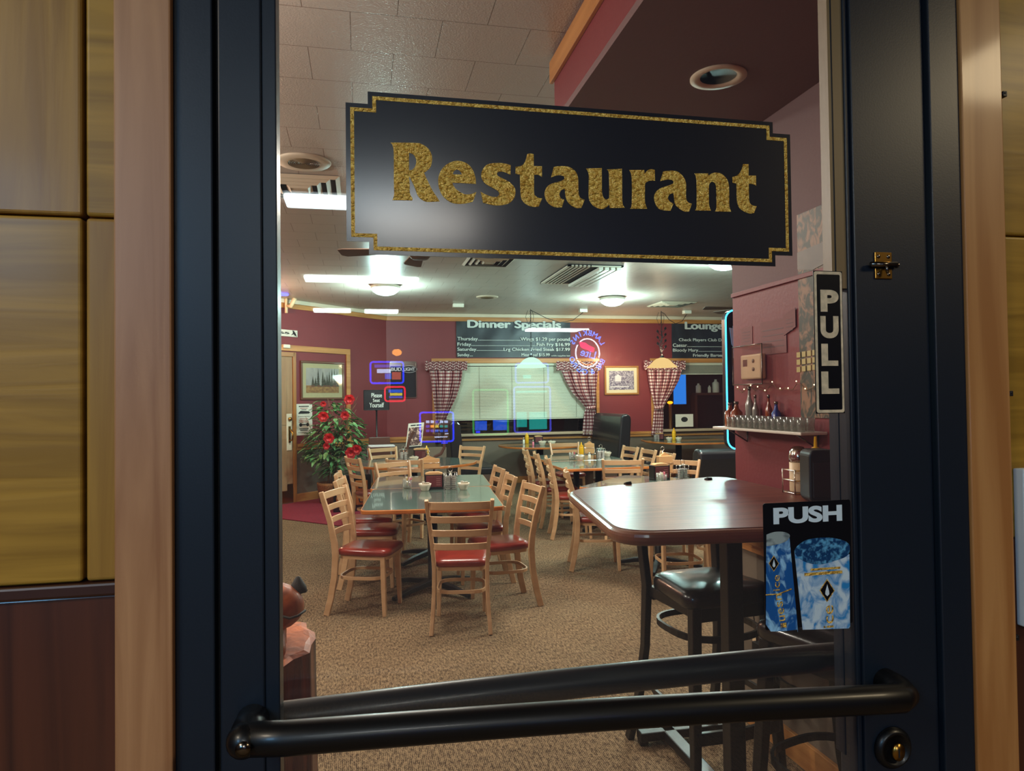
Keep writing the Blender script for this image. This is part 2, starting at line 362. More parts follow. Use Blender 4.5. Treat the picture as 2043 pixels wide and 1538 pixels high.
def text_mesh(txt, size, bold=0.0, depth=0.001, align='CENTER', shear=0.0, spacing=1.0, xscale=1.0):
    cu = bpy.data.curves.new('t', 'FONT'); cu.body = txt; cu.size = size; cu.offset = bold; cu.extrude = depth / 2; cu.align_x = align; cu.shear = shear; cu.space_character = spacing
    o = bpy.data.objects.new('t', cu); COL.objects.link(o); bpy.context.view_layer.update()
    me = bpy.data.meshes.new_from_object(o.evaluated_get(bpy.context.evaluated_depsgraph_get()))
    bpy.data.objects.remove(o); bpy.data.curves.remove(cu)
    V = [(v.co.x * xscale, v.co.y, v.co.z) for v in me.vertices]; Fs = [tuple(p.vertices) for p in me.polygons]; bpy.data.meshes.remove(me)
    return V, Fs
def put_text(mb, fr, a, b, c, txt, size, mi=0, rot=0, mirror=False, **k):
    V, Fs = text_mesh(txt, size, **k)
    cr, sr = math.cos(rot), math.sin(rot); P = []
    for x, y, z in V:
        if mirror: x = -x
        P.append(fr(a + x * cr - y * sr, b + x * sr + y * cr, c + z))
    return mb.add(P, Fs, mi=mi)
def rrect(x0, x1, y0, y1, r, n=5):
    out = []
    for cx, cy, a in ((x1 - r, y1 - r, 0), (x0 + r, y1 - r, 90), (x0 + r, y0 + r, 180), (x1 - r, y0 + r, 270)):
        for i in range(n + 1):
            t = math.radians(a + 90 * i / n); out.append((cx + r * math.cos(t), cy + r * math.sin(t)))
    return out
def round_poly(pts, r, n=5):
    out = []; k = len(pts)
    for i in range(k):
        p = Vector(pts[i]); a = (Vector(pts[i - 1]) - p); b = (Vector(pts[(i + 1) % k]) - p)
        ra = min(r, a.length * .45, b.length * .45); s = p + a.normalized() * ra; e = p + b.normalized() * ra
        for j in range(n + 1):
            t = j / n; q = s * (1 - t) ** 2 + p * 2 * t * (1 - t) + e * t * t; out.append((q.x, q.y))
    return out
def flat_loops(loops, mat_name, name, parent, fr, c0, depth):
    """fill 2D loops (with holes) in plane fr"""
    cu = bpy.data.curves.new('g', 'CURVE'); cu.dimensions = '2D'; cu.fill_mode = 'BOTH'; cu.extrude = depth / 2
    for lp in loops:
        sp = cu.splines.new('POLY'); sp.points.add(len(lp) - 1); sp.use_cyclic_u = True
        for i, p in enumerate(lp): sp.points[i].co = (p[0], p[1], 0, 1)
    o = bpy.data.objects.new('g', cu); COL.objects.link(o); bpy.context.view_layer.update()
    me = bpy.data.meshes.new_from_object(o.evaluated_get(bpy.context.evaluated_depsgraph_get()))
    mb = MB(); mb.add([fr(v.co.x, v.co.y, v.co.z + c0) for v in me.vertices], [tuple(p.vertices) for p in me.polygons])
    bpy.data.objects.remove(o); bpy.data.curves.remove(cu); bpy.data.meshes.remove(me)
    return mb.build(name, mat_name, parent)
def smooth_loop(pts, n=5):
    k = len(pts); out = []
    P = [Vector((p[0], p[1])) for p in pts]; Cn = [len(p) > 2 for p in pts]
    for i in range(k):
        p1, p2 = P[i], P[(i + 1) % k]
        if Cn[i] and Cn[(i + 1) % k]: out.append(p1); continue
        p0 = p1 if Cn[i] else P[i - 1]; p3 = p2 if Cn[(i + 1) % k] else P[(i + 2) % k]
        for j in range(n):
            t = j / n
            out.append(0.5 * ((2 * p1) + (p2 - p0) * t + (2 * p0 - 5 * p1 + 4 * p2 - p3) * t * t + (3 * p1 - p0 - 3 * p2 + p3) * t ** 3))
    return [(q.x, q.y) for q in out]

# ================================================================== SETTING
YB, ZC = 12.9, 3.12
CX, CY = 0.45, 12.9
FB = FR((0, YB, 0)); FD = FR((CX, CY, 0), (S2, S2, 0)); FX = FR((1.8, 0, 0), (0, -1, 0)); FG = FR((0, 0.88, 0))
DN = (1, -1, 0); DDv = CX - CY
def bk(x, y, v=YB): p = atY(x, y, v); return p.x, p.z
def dg(x, y):
    p = hit(x, y, DN, DDv); return (p - FD.o).dot(FD.u), p.z
def dr(x, y, v=0.88): p = atY(x, y, v); return p.x, p.z
def fx(x, y, v=1.8): p = atX(x, y, v); return -p.y, p.z
def put_fit(mb, fr, a0, a1, b0, b1, c, txt, mi=0, bold=0.02, depth=0.002):
    caps = set(txt) <= set('PULSH') and bold > .008
    V0, F0 = text_mesh(txt, 1.0, align='LEFT', bold=bold if caps else 0.0); V, Fs = [], []
    for k, (ox, oy) in enumerate(((0, 0),) if caps else ((0, 0), (bold, 0), (-bold, 0), (0, bold * .6), (0, -bold * .6)) if bold > .008 else ((0, 0),)):   # weight of the strokes
        Fs += [tuple(i + len(V) for i in f) for f in F0]; V += [(x + ox, y + oy, (z > 0) * 1.0 + k * .22) for x, y, z in V0]
    xs = [p[0] for p in V]; ys = [p[1] for p in V]; x0, x1, y0, y1 = min(xs), max(xs), min(ys), max(ys)
    P = [fr(a0 + (x - x0) / (x1 - x0) * (a1 - a0), b0 + (y - y0) / (y1 - y0) * (b1 - b0), c + depth * (z - .5)) for x, y, z in V]
    return mb.add(P, Fs, mi=mi)
struct(MB().box(-6, 10, -10.2, 13.2, -0.1, 0).build('floor', 'carpet'), 'brown ribbed carpet floor')
struct(MB().box(-6, 10, 1.0, 13.2, ZC, ZC + 0.1).build('ceiling', 'ceiling_tile'), 'beige tiled restaurant ceiling')
struct(MB().box(-3.0, 4.0, -10.2, 0.9, 2.75, 2.85).build('ceiling_entry', 'vest_ceiling'), 'entry hall ceiling')
W1 = (bk(868, 700)[0], bk(1188, 700)[0], 0.93, 2.22); W2 = (bk(1303, 700)[0], 8.6, 0.93, 2.22)
m = MB()
def wallband(mb, x0, x1, z0, z1, mi): mb.box(x0, x1, YB, YB + 0.14, z0, z1, mi=mi)
for a, b in ((-0.2, W1[0]), (W1[1], W2[0]), (W2[1], 10)):
    wallband(m, a, b, 0, 0.88, 1); wallband(m, a, b, 0.88, ZC, 0)
for a in (W1, W2):
    wallband(m, a[0], a[1], 0, 0.88, 1); wallband(m, a[0], a[1], 0.88, a[2], 0); wallband(m, a[0], a[1], a[3], ZC, 0)
struct(m.build('wall_back', ['red_wall', 'wainscot']), 'dark red back wall above grey wainscot')
m = MB(); m.fbox(FD, -8.6, 0.1, 0, 0.88, -0.14, 0, mi=1); m.fbox(FD, -8.6, 0.1, 0.88, ZC, -0.14, 0, mi=0)
struct(m.build('wall_diagonal', ['red_wall', 'wainscot']), 'dark red diagonal wall at left')
struct(MB().box(-5.7, -5.6, 1.0, 7.2, 0, ZC).build('wall_left', 'red_wall'))
struct(MB().box(9.5, 9.6, 1.0, 12.9, 0, ZC).build('wall_east', 'red_wall'))
m = MB(); XW0, XW1, YE = 1.8, 1.92, 3.20
m.box(XW0, XW1, 1.0, YE, 0, 0.86, mi=1); m.box(XW0, XW1, 1.0, YE, 0.86, 2.04, mi=0); m.box(XW0, XW1, 1.0, YE, 2.04, ZC, mi=2)
struct(m.build('wall_right', ['red_wall', 'wainscot', 'mauve_paint']), 'short dark red partition wall at right with mauve upper part')
m = MB(); m.box(0.88, XW0, 1.02, 3.12, 2.80, 2.83, mi=1); m.box(0.88, 0.90, 1.02, 3.12, 2.83, ZC, mi=0); m.box(0.9, XW0, 3.1, 3.12, 2.83, ZC, mi=0)
struct(m.build('soffit', ['red_wall', 'mauve_paint']), 'lowered soffit with red fascia')
struct(MB().box(0.862, 0.88, 1.02, 3.14, 3.0, 3.10).build('trim_1', 'pine_long', bevel=0.003), 'pine strip along the soffit top')
# trims
def strip(name, fr, a0, a1, b0, b1, c, mname='pine', lab=None, bv=0.004):
    return struct(MB().fbox(fr, a0, a1, b0, b1, 0, c).build(name, mname, bevel=bv), lab)
strip('trim_2', FB, -0.0, 9.5, 2.985, 3.06, 0.03, lab='pine strip under the ceiling of the back wall'); strip('trim_3', FB, 0.0, 9.5, 3.06, ZC, 0.05, 'white_trim')
strip('trim_4', FD, -8.0, 0.0, 2.985, 3.06, 0.03); strip('trim_5', FD, -8.0, 0.0, 3.06, ZC, 0.05, 'white_trim')
wx0, wx1 = W1[0], W1[1]
for k, (a, b) in enumerate(((0.02, wx0), (wx1, W2[0]))):
    strip('trim_6', FB, a, b, 0.80, 0.85, 0.03); strip('trim_6', FB, a, b, 0.85, 0.90, 0.045)
strip('trim_7', FB, wx0, wx1, 0.80, 0.835, 0.035, lab='pine rail under the window sill'); strip('trim_8', FB, W2[0], 9.5, 0.80, 0.835, 0.035)
strip('baseboard_back', FB, 0.02, 9.5, 0, 0.12, 0.02)
d0 = dg(586, 720)[0]
strip('trim_9', FD, d0 + 0.03, 0, 0.80, 0.85, 0.03); strip('trim_9', FD, d0 + 0.03, 0, 0.85, 0.90, 0.045)
strip('baseboard_diagonal', FD, d0 + 0.03, 0, 0, 0.13, 0.02)
tr = dg(697, 697)
m = MB(); m.fbox(FD, -6, tr[0], tr[1] - 0.09, tr[1], 0, 0.025); m.fbox(FD, tr[0] - 0.085, tr[0], 0.9, tr[1] - 0.09, 0, 0.025)
struct(m.build('trim_10', 'pine_long', bevel=0.003), 'pine strip turning a corner around the wall picture')
m = MB(); m.fbox(FX, -YE, -1.02, 0.82, 0.86, 0, 0.02); m.fbox(FX, -YE, -1.02, 0.86, 0.91, 0, 0.035)
struct(m.build('trim_11', 'pine_long', bevel=0.003), 'orange pine rail on the partition wall')
struct(MB().fbox(FX, -YE, -1.02, 0, 0.115, 0, 0.02).build('baseboard_right', 'pine_long', bevel=0.003))
struct(MB().fbox(FX, -YE, -1.02, 2.035, 2.055, 0, 0.01).build('trim_12', 'red_wall', bevel=0.002))
# brown door in the diagonal wall
dt = dg(582, 712)
rd = thing('door_2', 'brown door with brass lever lock at the far left wall', 'door', FD(d0, 0, 0)); rd['kind'] = 'structure'
def rel(o, p): return p
m = MB(); m.fbox(FD, d0 - 1.05, d0, dt[1], dt[1] + 0.07, 0, 0.035); m.fbox(FD, d0 - 0.04, d0 + 0.02, 0, dt[1] + 0.07, 0, 0.035)
def child(mb, name, mats, par, **k):
    return mb.build(name, mats, par, **k)
def under(par, *objs):
    bpy.context.view_layer.update()
    for o in objs:
        o.parent = par; o.matrix_parent_inverse = par.matrix_world.inverted()
under(rd, m.build('door_frame', 'frame_gold', bevel=0.004))
m = MB(); m.fbox(FD, d0 - 1.0, d0 - 0.045, 0.01, dt[1], 0.002, 0.02); m.fbox(FD, d0 - 0.9, d0 - 0.16, 1.2, 1.95, 0.02, 0.028); m.fbox(FD, d0 - 0.9, d0 - 0.16, 0.2, 1.0, 0.02, 0.028)
leaf_o = m.build('door_leaf', 'door_brown', bevel=0.004); under(rd, leaf_o)
pa, pz = dg(575, 862)
m = MB(); m.fbox(FD, pa - 0.055, pa + 0.045, pz - 0.28, pz + 0.28, 0.02, 0.03); pl_o = m.build('lock_plate', 'white_trim', bevel=0.005); under(rd, pl_o)
m = MB(); m.tube([FD(pa, pz + 0.2, 0.03), FD(pa, pz + 0.2, 0.06)], 0.028, 12); m.tube([FD(pa, pz - 0.13, 0.03), FD(pa, pz - 0.12, 0.09), FD(pa + 0.0, pz - 0.02, 0.1), FD(pa, pz + 0.04, 0.05)], 0.014, 8); m.fbox(FD, pa - 0.02, pa + 0.02, pz - 0.16, pz + 0.09, 0.03, 0.036)
under(rd, m.build('door_handle', 'brass'))
m = MB(); kx = dg(570, 975)
m.fbox(FD, d0 - 0.98, d0 - 0.05, 0.02, 0.3, 0.02, 0.024); under(rd, m.build('kick_plate', 'brass'))

# ------------------------------------------------------------------ wall around the glass door, entry side
m = MB(); m.box(-5.6, -0.209, 0.905, 1.02, 0, ZC); m.box(0.856, 9.5, 0.905, 1.02, 0, ZC); m.box(-0.209, 0.856, 0.905, 1.02, 2.36, ZC)
struct(m.build('wall_front', 'red_wall'), 'wall that holds the glass door')
m = MB(); m.box(-3.1, -3.0, -10.2, 0.88, 0, 2.85); m.box(4.0, 4.1, -10.2, 0.88, 0, 2.85); m.box(-3.1, 4.1, -10.3, -10.2, 0, 2.85)
struct(m.build('wall_entry', 'vest_wall'), 'entry hall walls')
xs = dr(167, 430)[0]; zs = 1.762; zc = 1.352
def panel(x0, x1, z0, z1, mt, nm, bv=0.004):
    o = MB().box(x0, x1, 0.88, 0.905, z0, z1).build(nm, mt, bevel=bv, bseg=3); return struct(o)
panel(-1.2, xs - 0.002, zs + 0.001, 2.75, 'gold_panel_upright', 'wall_panel_1'); panel(xs + 0.002, -0.262, zs + 0.001, 2.75, 'gold_panel', 'wall_panel_2')
panel(-1.2, xs - 0.002, zc, zs - 0.001, 'gold_panel', 'wall_panel_3'); panel(xs + 0.002, -0.262, zc, zs - 0.001, 'gold_panel_upright', 'wall_panel_4')
panel(-1.2, -0.262, 0, zc - 0.016, 'brown_panel', 'wall_panel_5', 0.002)
struct(MB().box(-1.2, -0.262, 0.874, 0.905, zc - 0.016, zc - 0.001).build('trim_13', 'brown_cap', bevel=0.003))
xr = dr(1984, 400)[0]; z2 = 1.335
panel(xr - 0.002, 2.4, 1.786, 2.75, 'gold_panel', 'wall_panel_6'); panel(xr - 0.002, 2.4, z2, 1.784, 'gold_panel', 'wall_panel_7')
panel(xr - 0.002, 2.4, 0, z2 - 0.001, 'brown_panel', 'wall_panel_8', 0.002)
struct(MB().box(-0.268, -0.2085, 0.862, 0.905, 0, 2.75).build('trim_14', 'casing_wood', bevel=0.002), 'pale brown timber casing left of the glass door')
struct(MB().box(0.854, xr, 0.862, 0.905, 0, 2.75).build('trim_15', 'casing_wood_right', bevel=0.002), 'pale timber casing right of the glass door')
m = MB()
for px, py in ((285, 34), (287, 664), (299, 998), (287, 1370), (1952, 73), (1962, 567)):
    a, b = dr(px, py, 0.862); m.fbox(FR((0, 0.862, 0)), a - 0.0012, a + 0.0012, b - 0.0015, b + 0.0015, 0, 0.0006)
# ------------------------------------------------------------------ the glass door
D = thing('door_1', 'black framed glass door seen close up', 'door', (0.32, 0.88, 0)); D['kind'] = 'structure'
xg1 = dr(1692, 700)[0]; xst = dr(1848, 700)[0]; xbd = dr(1664, 700)[0]
m = MB(); m.box(-0.2085, -0.166, 0.872, 0.95, 0, 2.36); m.box(xst + 0.003, 0.854, 0.866, 0.95, 0, 2.36); m.box(-0.2085, 0.854, 0.872, 0.95, 2.28, 2.36)
under(D, m.build('door_jamb', 'black_frame', bevel=0.002))
m = MB(); m.box(-0.167, -0.158, 0.895, 0.94, 0.0, 2.28); under(D, m.build('door_gap', 'black_gap'))
m = MB(); m.box(-0.1605, -0.112, 0.873, 0.918, 0.02, 2.27); under(D, m.build('door_stile', 'black_frame', bevel=0.002))
m = MB(); m.box(-0.1125, -0.0955, 0.876, 0.915, 0.02, 2.27); under(D, m.build('glazing_bead', 'black_frame', bevel=0.0015))
m = MB(); m.box(xg1 + 0.008, xst, 0.873, 0.918, 0.02, 2.27); m.box(xg1, xg1 + 0.008, 0.877, 0.915, 0.02, 2.27); under(D, m.build('door_stile', 'black_frame', bevel=0.002))
m = MB(); m.box(xbd + 0.0065, xg1, 0.8795, 0.90, 1.70, 2.21, mi=0); m.box(xbd, xbd + 0.0045, 0.8805, 0.90, 1.58, 2.21, mi=0); m.box(xbd + 0.0045, xbd + 0.0065, 0.8803, 0.9, 1.05, 2.21, mi=1)
bd = m.build('glazing_bead', ['bead_tan', 'black_frame']); bd['label'] = 'tan glazing bead'; under(D, bd)
m = MB(); m.box(-0.112, xst, 0.875, 0.916, 2.20, 2.27); m.box(-0.112, xst, 0.875, 0.916, 0.02, 0.26); under(D, m.build('door_rail', 'black_frame', bevel=0.002))
m = MB(); m.box(-0.0985, xg1 + 0.004, 0.8815, 0.887, 0.25, 2.21); under(D, m.build('glass_pane', 'door_glass'))
# crash bars
p0 = atY(490, 1479, 0.82); p1 = atY(1795, 1393, 0.82)
m = MB(); pts = [Vector((p0.x, 0.874, p0.z)), Vector((p0.x - 0.001, 0.845, p0.z)), p0 + Vector((0.003, 0.004, 0))]
for i in range(1, 20):
    t = i / 20; q = p0.lerp(p1, t); q.z += 0.004 * math.sin(math.pi * t); pts.append(q)
pts += [p1, p1 + Vector((0.013, 0.008, 0)), p1 + Vector((0.02, 0.025, 0)), Vector((p1.x + 0.021, 0.874, p1.z))]
m.tube(pts, 0.0185, 20); m.ball(p0 + Vector((-0.002, 0.002, 0)), 0.0187, 16, 10)
pb = m.build('push_bar', 'black_metal'); under(D, pb)
a, b = dr(493, 1481, 0.80)
m = MB(); m.lathe([(0.008, 0), (0.008, 0.003), (0, 0.003)], seg=12, axis=lambda x, y, z: Vector((p0.x, 0.8035 - z, p0.z)) + Vector((x, 0, y))); sc_ = m.build('screw', 'chrome_dark'); under(D, sc_)
q0 = atY(470, 1444, 0.985); q1 = atY(1668, 1309, 0.985)
m = MB(); pts = [Vector((q0.x, 0.92, q0.z)), q0]
for i in range(1, 20):
    t = i / 20; q = q0.lerp(q1, t); q.z += 0.004 * math.sin(math.pi * t); pts.append(q)
pts += [q1, q1 + Vector((0.012, -0.012, 0)), Vector((q1.x + 0.014, 0.92, q1.z))]
m.tube(pts, 0.021, 20); under(D, m.build('push_bar', 'black_metal'))
# lock and slide bolt
a, b = dr(1779, 1490, 0.873)
ax = lambda x, y, z: Vector((a + x, 0.873 - z, b + y))
m = MB(); m.lathe([(0.0285, 0), (0.0285, 0.004), (0.024, 0.009), (0.021, 0.010), (0.020, 0.004), (0, 0.004)], seg=32, axis=ax); lk = m.build('lock', 'black_metal'); under(D, lk)
m = MB(); ax2 = lambda x, y, z: Vector((a + 0.004 + x, 0.8675 - z, b - 0.004 + y * 1.25)); m.lathe([(0.0095, 0), (0.0095, 0.004), (0, 0.004)], seg=20, axis=ax2); m.fbox(FR((a + 0.004, 0.8635, b - 0.004)), -0.0012, 0.0012, -0.007, 0.005, -0.0002, 0.0004, mi=1)
kc = m.build('key_cylinder', ['brass', 'black_gap']); kc['label'] = 'brass key cylinder'; under(lk, kc)
a, b = dr(1761, 530, 0.873)
m = MB(); fr = FR((a, 0.873, b)); m.fbox(fr, -0.014, 0.014, 0.004, 0.019, 0, 0.002); m.fbox(fr, -0.014, 0.014, -0.019, -0.004, 0, 0.002)
lt = m.build('latch', 'brass', bevel=0.001); under(D, lt)
m = MB(); m.tube([fr(-0.024, 0, 0.006), fr(0.018, 0.001, 0.006)], 0.0038, 10); m.tube([fr(0, 0.001, 0.006), fr(0.001, -0.012, 0.008)], 0.002, 8); m.tube([fr(0.018, 0.001, 0.006), fr(0.021, 0.0, 0.002)], 0.0036, 10)
for sx in (-1, 1):
    for sz in (-1, 1): m.ball(fr(sx * 0.008, sz * 0.0125, 0.002), (0.003, 0.001, 0.003), 10, 6)
under(lt, m.build('bolt', 'chrome_dark'))

# ================================================================== SIGNS ON THE GLASS
GF = FR((0, 0.8812, 0))
def notched(x0, x1, z0, z1, nx, nz):
    return [(x0, z0 + nz), (x0 + nx, z0 + nz), (x0 + nx, z0), (x1 - nx, z0), (x1 - nx, z0 + nz), (x1, z0 + nz), (x1, z1 - nz), (x1 - nx, z1 - nz), (x1 - nx, z1), (x0 + nx, z1), (x0 + nx, z1 - nz), (x0, z1 - nz)]
sg = thing('restaurant_sign', 'large black RESTAURANT sign with gold letters and notched gold border stuck on the door glass', 'sign', (0.287, 0.88, 1.83))
X0, X1, Z0, Z1 = -0.0155, 0.5875, 1.7285, 1.929
SK = FR((0, 0.8812, 0), (1, 0, 0), (0.0035, 0, 1))
o = MB().prism(notched(X0, X1, Z0, Z1, 0.0265, 0.0155), 0, 0.001, fr=GF).build('sign_panel', 'sign_navy'); under(sg, o)
e1, e2 = 0.0055, 0.0100
o = flat_loops([notched(X0 + e1, X1 - e1, Z0 + e1, Z1 - e1, 0.0265, 0.0155), notched(X0 + e2, X1 - e2, Z0 + e2, Z1 - e2, 0.0265, 0.0155)], 'gold_leaf', 'gold_border', None, GF, 0.0013, 0.0005); under(sg, o)
GLY = {}
A1, A2, A3, A4 = (770, 270), (950, 290), (1130, 300), (1320, 300)
c = 1
letters = [
 (A1, [[(95,150,c),(300,150),(600,155),(720,175),(850,260),(925,380),(940,500),(915,630),(850,710),(775,765,c),(870,970),(960,1140),(1040,1260),(1095,1345,c),(850,1355),(740,1315),(650,1230),(580,1050),(500,880),(470,820,c),(485,1000),(490,1180),(545,1290,c),(540,1325,c),(130,1320,c),(165,1200),(160,900),(160,400),(140,220)],
       [(470,355,c),(560,395),(615,500),(600,620),(540,700),(470,715,c)]]),
 (A1, [[(1835,990,c),(1820,850),(1760,690),(1640,570),(1450,520),(1260,580),(1120,720),(1065,900),(1090,1100),(1180,1260),(1350,1375),(1560,1395),(1770,1355,c),(1845,1155,c),(1720,1200),(1600,1200),(1470,1130),(1390,1050),(1350,965,c)],
       [(1360,795,c),(1390,730),(1450,700),(1510,730),(1550,800,c)]]),
 (A2, [[(705,405,c),(695,605,c),(600,555),(500,535),(430,560),(440,620),(540,675),(680,750),(780,860),(800,960),(770,1080),(670,1180),(520,1220),(350,1220),(140,1170,c),(90,945,c),(200,1005),(340,1050),(430,1045),(470,990),(440,930),(340,870),(200,790),(130,710),(100,600),(140,480),(240,385),(420,360),(580,370)]]),
 (A2, [[(1040,180,c),(1100,165),(1170,180,c),(1175,420,c),(1340,425,c),(1340,645,c),(1270,605),(1180,600,c),(1180,960),(1210,1030),(1270,1070),(1345,1080,c),(1275,1245,c),(1180,1255),(1050,1220),(950,1140),(905,1010),(890,600,c),(800,580,c),(800,440,c),(930,410),(1000,320)]]),
 (A2, [[(1580,440,c),(1680,425),(1850,430),(1980,490),(2050,580),(2079,702),(2084,952),(2115,1062),(2209,1112,c),(2144,1272,c),(2039,1277),(1919,1212),(1850,1130),(1820,1040),(1803,885,c),(1730,920),(1695,1000),(1730,1080),(1795,1108,c),(1745,1265,c),(1600,1260),(1480,1190),(1410,1080),(1395,960),(1440,850),(1540,780),(1700,735),(1790,690),(1780,630),(1700,610),(1620,620),(1525,655,c)]]),
 (A3, [[(400,370,c),(720,360,c),(722,700),(725,850),(750,950),(800,1000),(860,980),(872,900),(865,480),(825,390,c),(1130,375,c),(1135,600),(1140,1050),(1190,1170,c),(880,1175,c),(875,1100,c),(800,1170),(700,1195),(560,1140),(470,1020),(450,850),(455,500)]]),
 (A3, [[(1280,400,c),(1585,400,c),(1590,480,c),(1650,410),(1720,385),(1800,400,c),(1805,620,c),(1700,620),(1610,670),(1600,800),(1600,1050),(1645,1190,c),(1295,1190,c),(1330,1090),(1330,560)]]),
 (A4, [[(30,430,c),(200,415),(330,440),(440,540),(495,680),(495,950),(530,1050),(615,1090,c),(560,1245,c),(460,1245),(350,1180),(270,1080),(240,870,c),(160,900),(130,970),(160,1040),(240,1085,c),(180,1230,c),(70,1225),(-60,1190),(-130,1080),(-155,960),(-120,850),(-20,770),(130,720),(235,670),(220,610),(130,595),(40,610),(-30,630,c)]]),
 (A4, [[(665,470,c),(945,470,c),(955,520,c),(1020,470),(1100,455),(1220,480),(1330,590),(1370,740),(1375,1080),(1385,1160),(1415,1250,c),(1085,1245,c),(1115,1150),(1110,760),(1080,670),(1025,640),(975,680),(960,780),(965,1100),(1005,1230,c),(675,1225,c),(710,1130),(705,600)]]),
 (A4, [[(1660,280,c),(1770,280,c),(1770,515,c),(1920,515,c),(1925,720,c),(1860,690),(1775,680,c),(1780,1000),(1810,1090),(1860,1125),(1935,1140,c),(1880,1280,c),(1780,1285),(1650,1230),(1560,1130),(1530,960),(1525,680,c),(1445,660,c),(1440,545,c),(1550,500),(1620,410)]]),
]
for oo, loops in letters:
    L2 = []
    for lp in loops:
        L2.append([dr(oo[0] + p[0] / 10.215, oo[1] + p[1] / 10.215) for p in smooth_loop(lp)])
    o = flat_loops(L2, 'gold_leaf', 'letter', None, GF, 0.0013, 0.0006); under(sg, o)
# PULL sign
pl0 = dr(1621, 540); pl1 = dr(1686, 824)
ps = thing('pull_sign', 'narrow black PULL sign with cream border at the right edge of the glass', 'sign', (pl0[0], 0.88, pl1[1]))
x0, x1, z0, z1 = pl0[0], pl1[0] - 0.001, pl1[1], pl0[1]
PF = FR((0, 0.8795, 0))
under(ps, MB().fbox(PF, x0, x1, z0, z1, 0, 0.0008).build('sign_panel', 'sticker_black'))
under(ps, flat_loops([rrect(x0 + .001, x1 - .001, z0 + .001, z1 - .001, .003), rrect(x0 + .0048, x1 - .004, z0 + .005, z1 - .005, .002)], 'sticker_cream', 'sign_border', None, PF, 0.001, 0.0004))
for ch, (ax0, ay0, ax1, ay1) in zip('PULL', ((1636, 579, 1671, 622), (1636, 631, 1671, 675), (1638, 686, 1670, 730), (1638, 741, 1672, 786))):
    m = MB(); A_, B_ = dr(ax0, ay1), dr(ax1, ay0); put_fit(m, PF, A_[0], B_[0], A_[1], B_[1], 0.0011, ch, bold=0.05, depth=0.0005); under(ps, m.build('letter', 'sticker_cream'))
# PUSH sign with can and glass
ph = thing('push_sign', 'black PUSH sticker with a blue can and tall icy glass on the door', 'sign', (0.6, 0.88, 1.3))
c0, c1_ = dr(1526, 1257), dr(1695, 996)
x0, x1, z0, z1 = c0[0], c1_[0], c0[1], c1_[1]
WF = FR((0, 0.8795, 0))
under(ph, MB().prism(rrect(x0, x1, z0, z1, 0.003), 0, 0.0008, fr=WF).build('sign_panel', 'sticker_black'))
m = MB(); A_, B_ = dr(1542, 1046), dr(1678, 1006); put_fit(m, WF, A_[0], B_[0], A_[1], B_[1], 0.0011, 'PUSH', bold=0.045, depth=0.0005); under(ph, m.build('lettering', 'sticker_white'))
def pxl(pts, s=5.125, o=(1480, 980), n=4): return [dr(o[0] + p[0] / s, o[1] + p[1] / s) for p in smooth_loop(pts, n)]
under(ph, flat_loops([pxl([(243,530,1),(340,545),(480,470,1),(560,1350),(560,1410,1),(420,1425),(290,1430,1),(240,1360,1)])], 'can_blue', 'can_picture', None, WF, 0.0011, 0.0004))
under(ph, flat_loops([pxl([(243,440,1),(330,412),(430,415),(482,450),(440,510),(330,545),(243,560,1)])], 'can_lid', 'can_lid', None, WF, 0.0016, 0.0004))
under(ph, flat_loops([pxl([(530,610,1),(700,700),(900,690),(1092,640,1),(1098,1380,1),(1085,1398,1),(615,1412,1)])], 'glass_ice', 'glass_picture', None, WF, 0.0011, 0.0004))
under(ph, flat_loops([pxl([(528,610),(620,510),(760,475),(930,475),(1060,515),(1095,580),(1060,660),(930,710),(780,745),(620,710)])], 'ice_rim', 'glass_rim', None, WF, 0.0016, 0.0004))
def dia(cx, cy, rx, ry, k=1.0): return [dr(1480 + (cx + dx * rx * k) / 5.125, 980 + (cy + dy * ry * k) / 5.125) for dx, dy in ((0, -1), (1, 0), (0, 1), (-1, 0))]
for cx, cy, rx, ry in ((318, 735, 46, 72), (862, 1010, 68, 105)):
    m = MB(); m.prism(dia(cx, cy, rx, ry, 1.14), 0.0015, 0.0017, mi=1, fr=WF); m.prism(dia(cx, cy, rx, ry), 0.0017, 0.0019, mi=0, fr=WF)
    m.prism([dr(1480 + (cx + px * rx) / 5.125, 980 + (cy + py * ry) / 5.125) for px, py in ((0, -.6), (.28, .1), (.3, .35), (0, .55), (-.3, .35), (-.28, .1))], 0.0019, 0.0021, mi=2, fr=WF)
    under(ph, m.build('diamond_emblem', ['sticker_black', 'gold_leaf', 'sticker_white']))
def vtext(px0, py0, px1, py1, t):                      # text running up the can or glass
    A_, B_ = dr(px0, py1), dr(px1, py0); V, Fs = text_mesh(t, 1.0, bold=0.0, align='LEFT')
    xs_ = [p[0] for p in V]; ys_ = [p[1] for p in V]; ax0, ax1, ay0, ay1 = min(xs_), max(xs_), min(ys_), max(ys_)
    P = [WF(B_[0] - (y - ay0) / (ay1 - ay0) * (B_[0] - A_[0]), A_[1] + (x - ax0) / (ax1 - ax0) * (B_[1] - A_[1]), 0.0022 + (0.0001 if z > 0 else -0.0001)) for x, y, z in V]
    m = MB(); m.add(P, Fs, mi=0); under(ph, m.build('gold_lettering', 'gold_leaf'))
vtext(1641, 1206, 1660, 1252, 'ice'); vtext(1541, 1146, 1553, 1178, 'ice')
for k in range(5): vtext(1546 + k * 2.4, 1184 + k * 14, 1557 + k * 2.4, 1196 + k * 14, 'nseui'[k])
m = MB()
A_, B_ = dr(1603, 1154), dr(1678, 1134); m.fbox(WF, A_[0], B_[0], A_[1] + .004, A_[1] + .008, 0.0018, 0.002); m.fbox(WF, A_[0] + .01, B_[0] - .003, A_[1] + .0105, A_[1] + .0135, 0.0018, 0.002)
